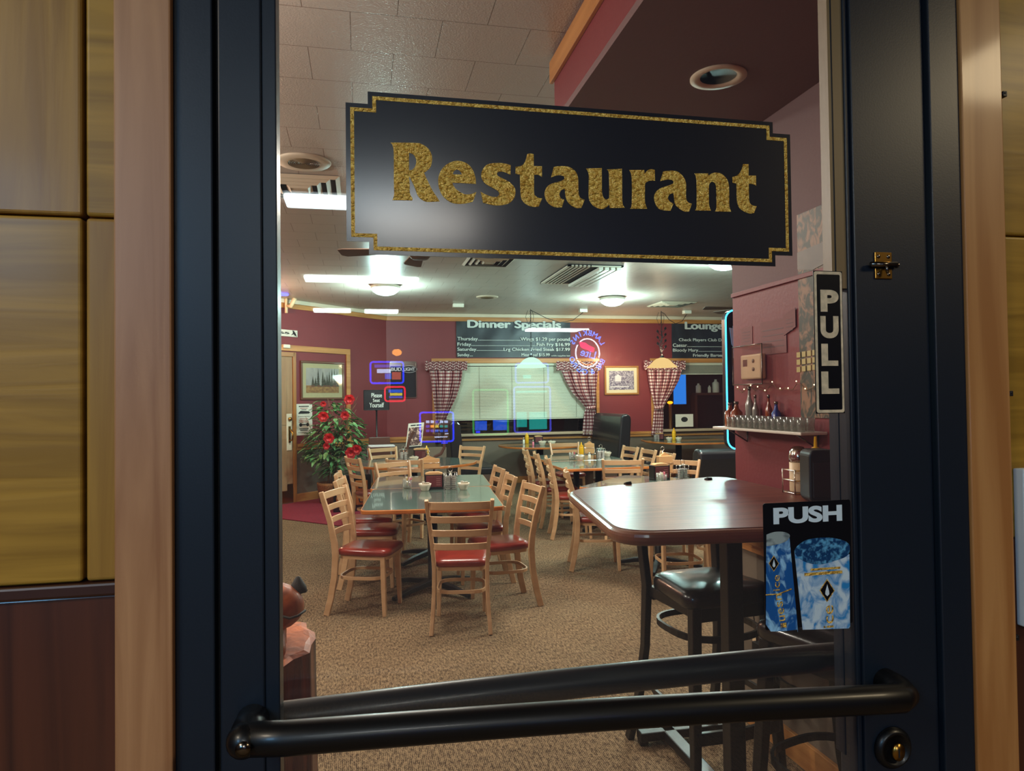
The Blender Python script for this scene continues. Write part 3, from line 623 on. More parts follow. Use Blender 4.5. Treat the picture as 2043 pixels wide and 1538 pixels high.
A_ = dr(1526, 1186); B_ = dr(1577, 1174); m.tube([WF(A_[0], A_[1], .0018), WF((A_[0] + B_[0]) / 2, A_[1], .0018), WF(B_[0], B_[1], .0018)], 0.0009, 6)
under(ph, m.build('gold_stripes', 'gold_leaf'))

# cord and clips on the right wall, white board edge
cord = MB(); pp = [dr(1984 + i * 1.2 + (3 * math.sin(i)), i * 64 + 2, 0.872) for i in range(0, 25)]
cord.tube([Vector((a, 0.873, b)) for a, b in pp], 0.0022, 8)
cd = cord.build('wall_cord', 'cord_black'); cd.name = 'signal_cable'; tag(cd, 'thin black cord stapled beside the right door casing', 'cord')
for k, (px, py) in enumerate(((1998, 190), (2010, 785), (2022, 1270))):
    a, b = dr(px, py, 0.872); m = MB(); m.box(a - 0.003, a + 0.004, 0.866, 0.88, b - 0.004, b + 0.004); m.tube([(a - 0.006, 0.872, b), (a, 0.866, b + 0.001), (a + 0.004, 0.87, b - 0.001)], 0.0018, 6)
    o = m.build('cord_clip', 'cord_black', bevel=0.001); tag(o, ('black clip on the right wall cord near the top of the gold panel', 'black clip on the right wall cord beside the middle of the gold panel', 'black clip on the right wall cord over the brown panel')[k], 'clip', 'clips holding the wall cord')
a, b = dr(2032, 935, 0.87); a2, b2 = dr(2042, 1250, 0.87)
tag(MB().box(a, a + 0.4, 0.862, 0.88, b2, b).build('notice_board', 'sticker_white', bevel=0.002), 'edge of a white board on the wall at the far right', 'board')

# ================================================================== FURNITURE: CHAIRS
def chair_parts(root):
    m = MB(); out = [(-.16, -.19), (.16, -.19), (.185, -.10), (.205, .08), (.195, .19), (.15, .22), (-.15, .22), (-.195, .19), (-.205, .08), (-.185, -.10)]
    base = round_poly(out, 0.05, 4)
    def ringz(k, z): return [(x * k, y * k + 0.0 + (1 - k) * 0.01, z) for x, y in base]
    rs = [ringz(0.97, 0.432), ringz(1.0, 0.44), ringz(1.0, 0.462), ringz(0.96, 0.476), ringz(0.80, 0.484), ringz(0.4, 0.488)]
    n = len(base); P = [p for r in rs for p in r]
    fs = [(i * n + j, i * n + (j + 1) % n, (i + 1) * n + (j + 1) % n, (i + 1) * n + j) for i in range(len(rs) - 1) for j in range(n)]
    fs += [tuple(range(n))[::-1], tuple(range((len(rs) - 1) * n, len(rs) * n))]
    m.add(P, fs, True); m.build('seat', 'red_vinyl', root)
    m = MB(); ins = [(x * 0.93, y * 0.93) for x, y in base]; inn = [(x * 0.83, y * 0.83) for x, y in base]
    P = [(x, y, z) for z in (0.405, 0.432) for x, y in ins] + [(x, y, z) for z in (0.405, 0.432) for x, y in inn]
    fs = []
    for j in range(n):
        k = (j + 1) % n; fs += [(j, k, n + k, n + j), (2 * n + j, 3 * n + j, 3 * n + k, 2 * n + k), (j, 2 * n + j, 2 * n + k, k), (n + j, n + k, 3 * n + k, 3 * n + j)]
    m.add(P, fs); m.build('seat_frame', 'maple', root)
    for s in (-1, 1):
        m = MB(); m.tube([(s * .165, .165, 0.43), (s * .17, .17, 0.2), (s * .175, .178, 0)], 0.01, flat=[(0.036, 0.036), (0.034, 0.034), (0.028, 0.028)], up=(0, 1, 0)); m.build('leg', 'maple', root, bevel=0.004)
    for s in (-1, 1):
        pts = [(s * .195, -.255, 0), (s * .186, -.225, .12), (s * .178, -.20, .27), (s * .176, -.19, .42), (s * .182, -.196, .52), (s * .196, -.222, .68), (s * .212, -.262, .83), (s * .217, -.280, .895)]
        m = MB(); m.tube(pts, .01, flat=[(.044, .027), (.046, .027), (.047, .027), (.048, .027), (.046, .026), (.04, .026), (.036, .026), (.034, .026)], up=(1, 0, 0)); m.build('leg', 'maple', root, bevel=0.005)
    for z, hh in ((.855, .052), (.762, .044), (.670, .044), (.578, .044)):
        f = (z - .42) / .475; hx = .176 + .04 * f ** 1.1 - .008; y0 = -.19 - .085 * f ** 1.25
        pts = [(hx * math.sin(math.pi / 2 * t), y0 - 0.035 * math.cos(math.pi / 2 * t) ** 1.0, z) for t in [i / 6 for i in range(-6, 7)]]
        m = MB(); m.tube(pts, .01, flat=(.013, hh), up=(0, 0, 1)); m.build('slat', 'maple', root, bevel=0.003)
    m = MB(); hp = round_poly([(-.165, -.185), (.165, -.185), (.16, .15), (-.16, .15)], .11, 6)
    m.tube([(x, y, .265) for x, y in hp], .01, closed=True, flat=(.012, .024), up=(0, 0, 1)); m.build('stretcher', 'maple', root, bevel=0.002)
GC = 'maple ladderback dining chairs'
chairs = [
 # x, y, heading deg, label
 (.675, 4.93, 80, 'ladderback chair with red seat nearest the glass door, its back turned to the camera'),
 (0.05, 5.44, -21, 'front ladderback chair of the left side of the long green table'),
 (.09, 6.2, -8, 'middle ladderback chair on the left side of the long green table'),
 (.06, 6.75, -3, 'third ladderback chair on the left side of the long green table'),
 (1.03, 5.36, 186, 'front ladderback chair on the right side of the long green table'),
 (1.0, 6.10, 178, 'middle ladderback chair on the right side of the long green table'),
 (1.03, 6.80, 180, 'rear ladderback chair on the right side of the long green table'),
 (.47, 7.56, -58, 'ladderback chair turned askew at the far end of the long green table'),
 (.60, 8.36, 62, 'ladderback chair on the near side of the round table'),
 (.15, 8.66, 22, 'ladderback chair on the left side of the round table beside the potted plant'),
 (.42, 9.95, -62, 'ladderback chair on the far left side of the round table near the white tray'),
 (1.34, 9.85, 222, 'ladderback chair on the far right side of the round table'),
 (2.36, 8.42, -8, 'second ladderback chair from the front on the left side of the right-hand table'),
 (2.38, 9.10, -6, 'farthest ladderback chair on the left side of the right-hand table'),
 (2.32, 7.72, -10, 'foremost ladderback chair on the left side of the right-hand table'),
 (2.12, 6.27, -14, 'ladderback chair left of the diamond-set table, partly behind the tall table'),
 (3.28, 9.05, 184, 'farthest ladderback chair on the right side of the right-hand table'),
 (3.30, 8.50, 180, 'middle ladderback chair on the right side of the right-hand table'),
 (3.30, 7.95, 176, 'nearest ladderback chair on the right side of the right-hand table'),
 (2.80, 7.50, 78, 'ladderback chair at the front end of the right-hand table'),
 (3.10, 6.80, 228, 'ladderback chair behind the diamond-set table beside the napkin dispenser'),
 (2.98, 5.62, 132, 'ladderback chair half hidden by the red partition wall'),
 (2.46, 5.30, 84, 'ladderback chair seen below the tall brown table top'),
 (2.95, 9.95, 268, 'ladderback chair at the far end of the right-hand table'),
]
x, y, h, lab = chairs[0]
ch0 = thing('dining_chair', lab, 'chair', (x, y, 0), math.radians(h - 90), GC); chair_parts(ch0)
for x, y, h, lab in chairs[1:]: dup(ch0, (x, y, 0), math.radians(h - 90), lab, GC)

# ------------------------------------------------------------------ tables
def base_x(root, x, y, span, h, rot=0.6, colr=0.04, sq=False):
    """cast iron X base with column; root-local coordinates"""
    for k in range(4):
        a = rot + k * math.pi / 2; m = MB()
        m.tube([(x + .02 * math.cos(a), y + .02 * math.sin(a), .075), (x + span * .6 * math.cos(a), y + span * .6 * math.sin(a), .05), (x + span * math.cos(a), y + span * math.sin(a), .02)], .01, flat=[(.055, .05), (.048, .04), (.04, .03)], up=(0, 0, 1)); m.build('foot', 'cast_iron', root, bevel=0.006)
    m = MB()
    if sq: m.box(x - colr, x + colr, y - colr, y + colr, 0.06, h)
    else: m.lathe([(colr * 1.5, .06), (colr, .1), (colr, h)], (x, y, 0), 16)
    m.box(x - .16, x + .16, y - .16, y + .16, h, h + .012); m.build('column', 'cast_iron', root, bevel=0.004 if sq else 0)
def green_top(root, pts, z=.76, th=.032, name='tabletop'):
    m = MB(); m.prism(pts, z - th, z - .001); o = m.build(name, 'table_edge', root, bevel=0.006)
    cx = sum(p[0] for p in pts) / len(pts); cy = sum(p[1] for p in pts) / len(pts)
    k = [(cx + (p[0] - cx) * .986, cy + (p[1] - cy) * .986) for p in pts]
    m = MB(); m.prism(k, z - .003, z); l = m.build('laminate_surface', 'green_laminate', o); l['label'] = 'green laminate surface'; return o
a5 = math.radians(-5); ux = Vector((math.cos(a5), math.sin(a5), 0)); uy = Vector((-math.sin(a5), math.cos(a5), 0)); fc = Vector((.507, 5.21, 0))
def bow(wd, ln):
    h = []; 
    P = [(-wd/2, -ln/2), (-wd*.22, -ln/2-.022), (wd*.22, -ln/2-.022), (wd/2, -ln/2), (wd/2, ln/2), (-wd/2, ln/2)]
    return round_poly(P, .06, 4)
t1 = thing('dining_table', 'green topped dining table with orange wood edge, nearest the glass door', 'table', fc + uy * .63, a5, 'green topped dining tables')
green_top(t1, bow(1.05, 1.25)); base_x(t1, 0, 0, .42, .715, .75)
t1b = thing('dining_table', 'green topped dining table joined behind the front one as a long table', 'table', fc + uy * 1.78, a5, 'green topped dining tables')
green_top(t1b, rrect(-.55, .55, -.52, .50, .05, 3)); base_x(t1b, 0, 0, .40, .715, .8)
t2 = thing('round_table', 'round green topped table with wood rim between the plant and the long table', 'table', (.66, 9.2, 0), 0, 'green topped dining tables')
green_top(t2, [(.80 * math.cos(i * math.pi / 24), .74 * math.sin(i * math.pi / 24)) for i in range(48)]); base_x(t2, 0, 0, .42, .715, .5)
t3 = thing('dining_table', 'green topped table on the right with the yellow squeeze bottle on it', 'table', (2.78, 8.15, 0), 0, 'green topped dining tables')
green_top(t3, rrect(-.56, .52, -.48, .50, .04, 3)); base_x(t3, 0, 0, .38, .715, .75)
t3b = thing('dining_table', 'green topped table pushed against the far end of the right-hand table', 'table', (2.82, 9.18, 0), 0, 'green topped dining tables')
green_top(t3b, rrect(-.53, .50, -.50, .52, .04, 3)); base_x(t3b, 0, 0, .38, .715, .75)
t4 = thing('dining_table', 'green topped table set like a diamond behind the tall brown table', 'table', (2.66, 6.12, 0), math.radians(47), 'green topped dining tables')
green_top(t4, rrect(-.55, .55, -.55, .55, .04, 3)); base_x(t4, 0, 0, .38, .715, .2)
t5 = thing('booth_table', 'oval green booth table in front of the blinds', 'table', (3.02, 11.95, 0), 0, 'green topped booth tables')
green_top(t5, [(.72 * math.cos(i * math.pi / 24), .78 * math.sin(i * math.pi / 24)) for i in range(48)]); base_x(t5, 0, 0, .4, .715, .75, .06)
t6 = thing('booth_table', 'green booth table under the right-hand pendant lamp', 'table', (5.75, 11.95, 0), 0, 'green topped booth tables')
green_top(t6, round_poly([(-.72, .1), (-.5, -.62), (.2, -.72), (.8, -.72), (.8, .72), (-.6, .72)], .12, 4)); base_x(t6, -.15, 0, .4, .715, .75, .055)
# tall table
ZT = 1.155
tt = thing('bar_table', 'tall dark brown bar table with rounded corners at right', 'table', (1.35, 2.8, 0))
cs = [atZ(1116, 975, ZT), atZ(1240, 1060, ZT), atZ(1440, 964, ZT)]
poly = [(cs[1].x - .02, cs[1].y - .02), (1.74, cs[1].y - .13), (1.77, 3.28), (cs[0].x + .02, cs[0].y - .02)]
poly = round_poly([(p[0], p[1]) for p in poly], .13, 14)
m = MB(); m.prism(poly, ZT - .045, ZT - .002); o = m.build('tabletop', 'table_rim', bevel=.016, bseg=3); under(tt, o)
cx = sum(p[0] for p in poly) / len(poly); cy = sum(p[1] for p in poly) / len(poly)
m = MB(); m.prism([(cx + (p[0] - cx) * .965, cy + (p[1] - cy) * .965) for p in poly], ZT - .004, ZT); o2 = m.build('laminate_surface', 'dark_table'); o2['label'] = 'dark brown laminate surface'; under(o, o2)
for (px, py) in ((1.335, 2.42), (1.67, 3.03)):
    m = MB(); m.box(px - .031, px + .031, py - .031, py + .031, .05, ZT - .045); under(tt, m.build('column', 'black_metal', bevel=.004))
m = MB(); m.box(1.31, 1.37, 2.15, 3.2, .02, .06); m.box(1.1, 1.6, 2.39, 2.45, .02, .06); m.box(1.2, 1.68, 2.99, 3.05, .02, .06); m.box(1.12, 1.16, 2.4, 2.44, 0, .03); m.box(1.55, 1.6, 2.4, 2.44, 0, .03); m.box(1.2, 1.24, 3, 3.04, 0, .03); m.box(1.64, 1.68, 3, 3.04, 0, .03)
under(tt, m.build('floor_base', 'black_metal', bevel=.006))
# stools
def stool_parts(root):
    outl = round_poly([(-.17, -.19), (.17, -.19), (.215, .20), (-.215, .20)], .07, 6); n = len(outl)
    m = MB(); rs = []
    for k, z in ((.97, .715), (1, .725), (1.0, .755), (.965, .772), (.86, .782), (.45, .789)): rs.append([(x * k, y * k, z) for x, y in outl])
    P = [p for r in rs for p in r]; fs = [(i * n + j, i * n + (j + 1) % n, (i + 1) * n + (j + 1) % n, (i + 1) * n + j) for i in range(5) for j in range(n)] + [tuple(range(n))[::-1], tuple(range(5 * n, 6 * n))]
    m.add(P, fs, True); m.build('seat', 'black_vinyl', root)
    m = MB(); m.box(-.18, .18, .15, .175, .655, .72); m.box(-.18, -.155, -.17, .16, .675, .72); m.box(.155, .18, -.17, .16, .675, .72); m.box(-.17, .17, -.185, -.16, .66, .72); m.build('seat_frame', 'black_metal', root, bevel=.004)
    for s in (-1, 1):
        m = MB(); m.tube([(s * .165, .165, .715), (s * .185, .19, .3), (s * .20, .21, 0)], .01, flat=[(.042, .042), (.038, .038), (.032, .032)], up=(0, 1, 0)); m.build('leg', 'black_metal', root, bevel=.004)
        m = MB(); m.tube([(s * .215, -.315, 0), (s * .20, -.25, .2), (s * .187, -.205, .45), (s * .182, -.19, .72), (s * .190, -.215, .9), (s * .205, -.275, 1.08), (s * .213, -.30, 1.165)], .01, flat=[(.04, .03)] * 3 + [(.048, .03)] * 2 + [(.036, .03), (.03, .028)], up=(1, 0, 0)); m.build('leg', 'black_metal', root, bevel=.004)
    for z, hh in ((1.105, .06), (1.01, .045), (.915, .05)):
        f = (z - .72) / .465; hx = .182 + .03 * f - .008; y0 = -.19 - .125 * f ** 1.3
        pts = [(hx * math.sin(math.pi / 2 * t), y0 - .03 * math.cos(math.pi / 2 * t), z) for t in [i / 6 for i in range(-6, 7)]]
        m = MB(); m.tube(pts, .01, flat=(.014, hh), up=(0, 0, 1)); m.build('slat', 'black_metal', root, bevel=.002)
    for z, k in ((.585, .92), (.30, 1.08)):
        hp = round_poly([(-.2 * k, -.2), (.2 * k, -.2), (.2 * k, .19), (-.2 * k, .19)], .17, 7)
        m = MB(); m.tube([(x, y, z) for x, y in hp], .01, closed=True, flat=(.012, .026), up=(0, 0, 1)); m.build('foot_ring', 'black_metal', root)
    m = MB(); m.tube([(-.19, .205, .22), (0, .225, .22), (.19, .205, .22)], .01, flat=(.02, .05), up=(0, 0, 1)); m.build('stretcher', 'black_metal', root, bevel=.003)
st = thing('bar_stool', 'tall black bar stool left of the table column, its seat facing the glass door', 'stool', (1.43, 2.80, 0), math.radians(-84 - 90), 'black bar stools'); stool_parts(st)
dup(st, (1.57, 2.12, 0), math.radians(196 - 90), 'black bar stool nearest the camera beside the partition wall, mostly behind the PUSH sign', 'black bar stools')

# ------------------------------------------------------------------ booths
def booth(name_lab, x, y, rz, length, hgt=1.22, seat=.46, dep=.55, rise=0.0):
    t = thing('booth_bench', name_lab, 'booth', (x, y, 0), rz, 'black vinyl booth benches')
    m = MB(); prof = [(-.02, 0), (.14, 0), (.13, .46), (.05, hgt - .04), (.01, hgt), (-.06, hgt + .01), (-.12, hgt - .03), (-.13, hgt - .1), (-.06, .1)]
    n = len(prof); P = [(a, yy, b) for yy in (-length / 2, length / 2) for a, b in prof]
    fs = [tuple(range(n))[::-1], tuple(range(n, 2 * n))] + [(i, (i + 1) % n, n + (i + 1) % n, n + i) for i in range(n)]
    m.add(P, fs); m.build('backrest', 'booth_vinyl', t, bevel=.03, bseg=4)
    m = MB(); m.box(.10, dep + .1, -length / 2 + .01, length / 2 - .01, seat - .13, seat); m.build('seat', 'booth_vinyl', t, bevel=.035, bseg=4)
    m = MB(); m.box(.02, dep, -length / 2 + .02, length / 2 - .02, 0.02, seat - .12); m.build('plinth', 'booth_wood', t, bevel=.005); return t
booth('tall black booth bench under the left gingham curtain', 1.50, 12.0, 0, 1.35, 1.20)
booth('tall black booth bench right of the oval table by the checked curtain', 4.32, 12.02, math.pi, 1.45, 1.27)
b3 = booth('low rounded black booth bench beside the partition wall', 4.0, 7.15, math.radians(92), .95, .98)
m = MB(); m.box(.0, 0.1, -.2, .45, .985, 1.0)
booth('black booth bench left of the right-hand booth table', 4.62, 12.0, 0, 1.2, .62)

# ================================================================== WINDOWS
def window(nm, W, mull):
    t = thing(nm, 'wide window of the back wall', 'window', (W[0], YB, W[2])); t['kind'] = 'structure'
    x0, x1, z0, z1 = W[0], W[1], W[2], W[3]; m = MB()
    m.box(x0 - .07, x1 + .07, YB - .025, YB, z1, z1 + .085); m.box(x0 - .06, x0, YB - .02, YB, z0, z1); m.box(x1, x1 + .06, YB - .02, YB, z0, z1)
    under(t, m.build('window_frame', 'pine_long', bevel=.004))
    m = MB(); m.box(x0 - .02, x1 + .02, YB - .10, YB + .1, z0 - .05, z0); under(t, m.build('window_sill', 'sill', bevel=.01))
    m = MB(); m.box(x0, x1, YB + .085, YB + .095, z0, z1); under(t, m.build('glass_pane', 'window_glass'))
    for xm in mull:
        m = MB(); m.box(xm - .02, xm + .02, YB + .07, YB + .10, z0, z1); under(t, m.build('mullion', 'black_frame'))
window('window_1', W1, [W1[0] + (W1[1] - W1[0]) / 2]); window('window_2', W2, [W2[0] + 1.6])
struct(MB().box(-0.5, 10, YB + .14, YB + .5, -.1, 0).build('floor_outside', 'night')); struct(MB().box(-0.5, 10, YB + .5, YB + .55, -.5, 3.5).build('wall_outside', 'night'), 'dark night outside the windows')
def blinds(W, zb, lab, x0, x1, closed=True):
    t = thing('window_blinds', lab, 'blinds', (x0, YB, zb))
    m = MB(); m.box(x0, x1, YB + .005, YB + .045, W[3] - .05, W[3]); under(t, m.build('head_rail', 'blind', bevel=.004))
    m = MB(); m.box(x0, x1, YB + .01, YB + .04, zb - .02, zb); under(t, m.build('bottom_rail', 'blind', bevel=.004))
    m = MB(); z = zb + .006
    step = .0275 if closed else .008
    k = int((W[3] - .055 - zb) / step)
    for i in range(k):
        zz = zb + .008 + i * step
        if closed: m.add([(x0, YB + .018, zz), (x1, YB + .018, zz), (x1, YB + .03, zz + .0245), (x0, YB + .03, zz + .0245)], [(0, 1, 2, 3)])
        else: m.box(x0, x1, YB + .01, YB + .04, zz, zz + .003)
    s = m.build('slats', 'blind'); s['kind'] = 'stuff'; under(t, s)
    if closed:
        for px in (957, 1022, 1086, 1150):
            a, b = bk(px, 800); m = MB(); m.tube([(a, YB + .008, zb), (a, YB + .008, W[3] - .03)], .0022, 6); under(t, m.build('ladder_cord', 'blind_cord'))
zb1 = bk(1020, 835)[1]
blinds(W1, zb1, 'wide cream horizontal blinds lowered between the two gingham curtains', W1[0] + .02, W1[1] - .02)
blinds(W2, bk(1400, 745)[1], 'cream blinds drawn up at the top of the right-hand window', W2[0] + .02, W2[1] - .02, False)
# curtains
def curtain(lab, rows, header, tie_y, folds=9):
    YC = YB - .09
    t = thing('curtain', lab, 'curtain', (atY(rows[0][1], rows[0][0], YC).x, YC, 2.2), 0, 'gingham curtains')
    P = []; uvs = []; NX = folds * 10; R_ = []
    for i in range(len(rows) - 1):
        y0, l0, r0 = rows[i]; y1, l1, r1 = rows[i + 1]; n = max(2, int((y1 - y0) / 3))
        for k in range(n):
            f = k / n; R_.append((y0 + (y1 - y0) * f, l0 + (l1 - l0) * f, r0 + (r1 - r0) * f))
    R_.append(rows[-1])
    for y, l, r in R_:
        a = atY(l, y, YC); b = atY(r, y, YC); wdt = b.x - a.x; amp = min(.045, .012 + .05 * (1 - wdt / 1.1))
        for j in range(NX + 1):
            f = j / NX; ph = 2 * math.pi * folds * f + 0.5 * math.sin(y * .06 + f * 5)
            P.append((a.x + wdt * (f + .012 * math.sin(2 * ph)), YC + amp * math.sin(ph) * (.7 + .3 * math.sin(f * 9)), a.z * (1 - f) + b.z * f)); uvs.append((f * 1.35, a.z))
    W_ = NX + 1; fs = [(i * W_ + j, i * W_ + j + 1, (i + 1) * W_ + j + 1, (i + 1) * W_ + j) for i in range(len(R_) - 1) for j in range(NX)]
    def mesh(name, P, fs, uvs):
        me = bpy.data.meshes.new(name); me.from_pydata([tuple(p) for p in P], [], fs); me.materials.append(M['gingham']); me.update()
        uv = me.uv_layers.new(name='UVMap')
        for lp in me.loops: uv.data[lp.index].uv = uvs[lp.vertex_index]
        for p in me.polygons: p.use_smooth = True
        o = bpy.data.objects.new(name, me); COL.objects.link(o); so = o.modifiers.new('s', 'SOLIDIFY'); so.thickness = .003; under(t, o); return o
    mesh('drape', P, fs, uvs)
    l, r, y0, y1 = header; P = []; uvs = []; n = 10; NX = folds * 14
    for i in range(n + 1):
        y = y0 + (y1 - y0) * i / n; a = atY(l, y, YC - .03); b = atY(r, y + 1, YC - .03)
        for j in range(NX + 1):
            f = j / NX; ph = 2 * math.pi * folds * 2.2 * f + 1.5 * math.sin(i * 1.3)
            P.append((a.x + (b.x - a.x) * f, YC - .03 + .02 * math.sin(ph) + .008 * math.sin(ph * 2.3 + i), a.z + .008 * math.sin(ph * 1.4 + 2) * (1 if i in (0, n) else 0))); uvs.append((f * 1.9 + .02 * math.sin(i * 2 + f * 30), a.z * 1.3 + .02 * math.sin(f * 40)))
    W_ = NX + 1; mesh('ruffle_header', P, [(i * W_ + j, i * W_ + j + 1, (i + 1) * W_ + j + 1, (i + 1) * W_ + j) for i in range(n) for j in range(NX)], uvs)
    if tie_y:
        y, l, r = tie_y; a = atY(l - 1, y, YC); b = atY(r + 2, y - 2, YC); P = []; uvs = []
        for i in range(25):
            f = i / 24; q = math.pi * (1 + f)
            for dz in (-.03, .03): P.append(((a.x + b.x) / 2 + (b.x - a.x) / 2 * math.cos(q), YC + .07 * math.sin(q), a.z * (1 - f) + b.z * f + dz + .008 * math.sin(i * 2.1))); uvs.append((f * .4, dz * 1.3))
        mesh('tie_band', P, [(2 * i, 2 * i + 2, 2 * i + 3, 2 * i + 1) for i in range(24)], uvs)
curtain('red and white gingham curtain left of the blinds', [(734, 856, 924), (760, 860, 920), (790, 864, 911), (820, 868, 897), (845, 870, 886), (862, 867, 884), (884, 868, 882)], (848, 932, 721, 739), (848, 869, 887))
curtain('red and white gingham curtain tied back at the right end of the blinds', [(734, 1117, 1194), (760, 1128, 1191), (785, 1143, 1189), (803, 1160, 1188), (814, 1169, 1186), (824, 1166, 1187), (845, 1164, 1190), (868, 1162, 1191)], (1110, 1198, 721, 739), (814, 1170, 1186))
curtain('red and white gingham curtain tied back below the right pendant lamp', [(734, 1291, 1362), (757, 1294, 1355), (778, 1298, 1344), (798, 1303, 1330), (814, 1307, 1321), (824, 1305, 1322), (845, 1303, 1322), (868, 1300, 1321)], (1285, 1367, 720, 738), (814, 1306, 1322))

# ================================================================== WALL THINGS
def pic(name, lab, cat, fr, q, frame_m, mat_m, fw, mw, group=None):
    a0, b1, a1, b0 = q; t = thing(name, lab, cat, fr((a0 + a1) / 2, b0, 0), 0, group)
    m = MB(); m.fbox(fr, a0, a1, b1 - fw, b1, 0, .03); m.fbox(fr, a0, a1, b0, b0 + fw, 0, .03); m.fbox(fr, a0, a0 + fw, b0 + fw, b1 - fw, 0, .03); m.fbox(fr, a1 - fw, a1, b0 + fw, b1 - fw, 0, .03)
    under(t, m.build('frame', frame_m, bevel=.006))
    under(t, MB().fbox(fr, a0 + fw, a1 - fw, b0 + fw, b1 - fw, 0, .012).build('mat_board', mat_m))
    return t, (a0 + fw + mw, b1 - fw - mw, a1 - fw - mw, b0 + fw + mw)
mat('art_sky', (168, 166, 168), .5, col2=(196, 192, 184), nscale=(9, 9, 5)); mat('art_tree', (62, 66, 52), .6, col2=(92, 94, 74), nscale=(40, 40, 40)); mat('art_ground', (186, 140, 78), .6, col2=(146, 100, 60), nscale=(20, 20, 30))
mat('art_hut', (120, 78, 54), .6); mat('art_violet', (92, 84, 108), .5, col2=(176, 168, 178), nscale=(26, 26, 30), nd=6, dist=1.2, ramp=(.42, .6)); mat('art_snow', (206, 200, 204), .5)
a0, b1 = dg(598, 719); a1, b0 = dg(685, 797)
t, (a0, b1, a1, b0) = pic('framed_picture', 'framed picture of dark fir trees over golden ground on the diagonal wall', 'picture', FD, (a0, b1, a1, b0), 'frame_walnut', 'matboard', .035, .075, 'framed pictures')
m = MB(); m.fbox(FD, a0, a1, b0, b1, .012, .0135, mi=0); m.fbox(FD, a0, a1, b0, b0 + (b1 - b0) * .3, .0135, .0142, mi=2)
rnd = random.Random(3)
for f, h in ((.2, .45), (.36, .78), (.5, .68), (.63, .55), (.7, .7), (.78, .8), (.86, .82), (.94, .75), (.28, .4), (.56, .45), (.9, .6)):
    cx = a0 + (a1 - a0) * f; zb = b0 + (b1 - b0) * .26; hh = (b1 - b0) * .88 * h; wd = .045
    for k in range(7):
        y = zb + hh * k / 7.5; r = wd * (1 - k / 7.6) * rnd.uniform(.8, 1.15); m.prism([(cx - r, y), (cx + r, y), (cx, y + hh * .26)], .0142, .015, mi=1, fr=FD)
for f in (.15, .33, .5, .62, .8): m.fbox(FD, a0 + (a1 - a0) * f, a0 + (a1 - a0) * (f + .1), b0 + (b1 - b0) * .24, b0 + (b1 - b0) * .31, .0142, .016, mi=3)
under(t, m.build('print', ['art_sky', 'art_tree', 'art_ground', 'art_hut']))
under(t, MB().fbox(FD, a0 - .09, a1 + .09, b0 - .09, b1 + .09, .018, .02).build('glass_pane', 'clear_plastic')); 
a0, b1 = bk(1205, 730); a1, b0 = bk(1274, 787)
t, (a0, b1, a1, b0) = pic('framed_picture', 'framed bluish landscape print on the back wall between two curtains', 'picture', FB, (a0, b1, a1, b0), 'frame_gold', 'mat_cream', .035, .06, 'framed pictures')
m = MB(); m.fbox(FB, a0, a1, b0, b1, .012, .0135, mi=0); m.fbox(FB, a0 + .12, a0 + .24, b0 + .16, b0 + .24, .0135, .0145, mi=1); m.prism([(a0 + .1, b0 + .24), (a0 + .26, b0 + .24), (a0 + .18, b0 + .3)], .0135, .015, mi=1, fr=FB); m.fbox(FB, a0 + .02, a1 - .1, b0 + .05, b0 + .07, .0135, .0145, mi=1)
under(t, m.build('print', ['art_violet', 'art_snow']))
# number plate and box
a0, b1 = dg(552, 656); a1, b0 = dg(592, 673)
t = thing('number_plate', 'white plate with black number 65 high on the diagonal wall', 'sign', FD(a0, b0, 0))
under(t, MB().fbox(FD, a0, a1, b0, b1, 0, .02).build('plate', 'paper', bevel=.004))
m = MB(); x_ = dg(562, 660)[0]; put_fit(m, FD, x_ - .07, x_ + .13, b0 + .035, b1 - .035, .0215, '65', bold=.05); under(t, m.build('digits', 'ink'))
m = MB(); cx, cz = a1 - .07, (b0 + b1) / 2; m.prism([(cx - .05, cz - .03), (cx - .01, cz - .01), (cx + .05, cz - .05), (cx + .04, cz - .01), (cx, cz + .04), (cx - .03, cz + .05), (cx - .02, cz + .01)], .0205, .0225, fr=FD)
for q in range(4): m.tube([FD(cx, cz, .022), FD(cx + .055 * math.cos(q * 1.6), cz + .055 * math.sin(q * 1.6 + .4), .022)], .002, 5)
under(t, m.build('bird_emblem', 'ink'))
a0, b1 = dg(562, 687); a1, b0 = dg(575, 695)
tag(MB().fbox(FD, a0, a1, b0, b1, 0, .05).build('wall_box', 'white_plastic', bevel=.006), 'small white box on the diagonal wall above the corner strip', 'box')
# poster
a0, b1 = dg(589, 806); a1, b0 = dg(623, 867)
t = thing('poster', 'white event poster with red and black print beside the plant', 'poster', FD(a0, b0, 0))
under(t, MB().fbox(FD, a0, a1, b0, b1, 0, .004).build('sheet', 'paper'))
m = MB(); W_ = a1 - a0; Hh = b1 - b0
for k, (f, h, wd, mi) in enumerate(((.9, .04, .6, 0), (.85, .02, .45, 1), (.8, .025, .3, 0), (.68, .05, .62, 0), (.59, .015, .7, 0), (.52, .02, .5, 1), (.47, .02, .6, 1), (.41, .025, .62, 1), (.31, .05, .35, 0), (.19, .035, .55, 0), (.14, .035, .45, 0), (.08, .015, .7, 0))):
    c_ = (a0 + a1) / 2; n_ = 7
    for j in range(n_):
        x0_ = c_ - W_ * wd / 2 + W_ * wd * j / n_; m.fbox(FD, x0_, x0_ + W_ * wd / n_ * .78, b0 + Hh * f, b0 + Hh * (f + h), .004, .0052, mi=mi)
m.prism([(a0 + W_ * .15, b0 + Hh * .70), (a1 - W_ * .12, b0 + Hh * .70), (a1 - W_ * .2, b0 + Hh * .76), (a0 + W_ * .3, b0 + Hh * .78)], .004, .0055, fr=FD)
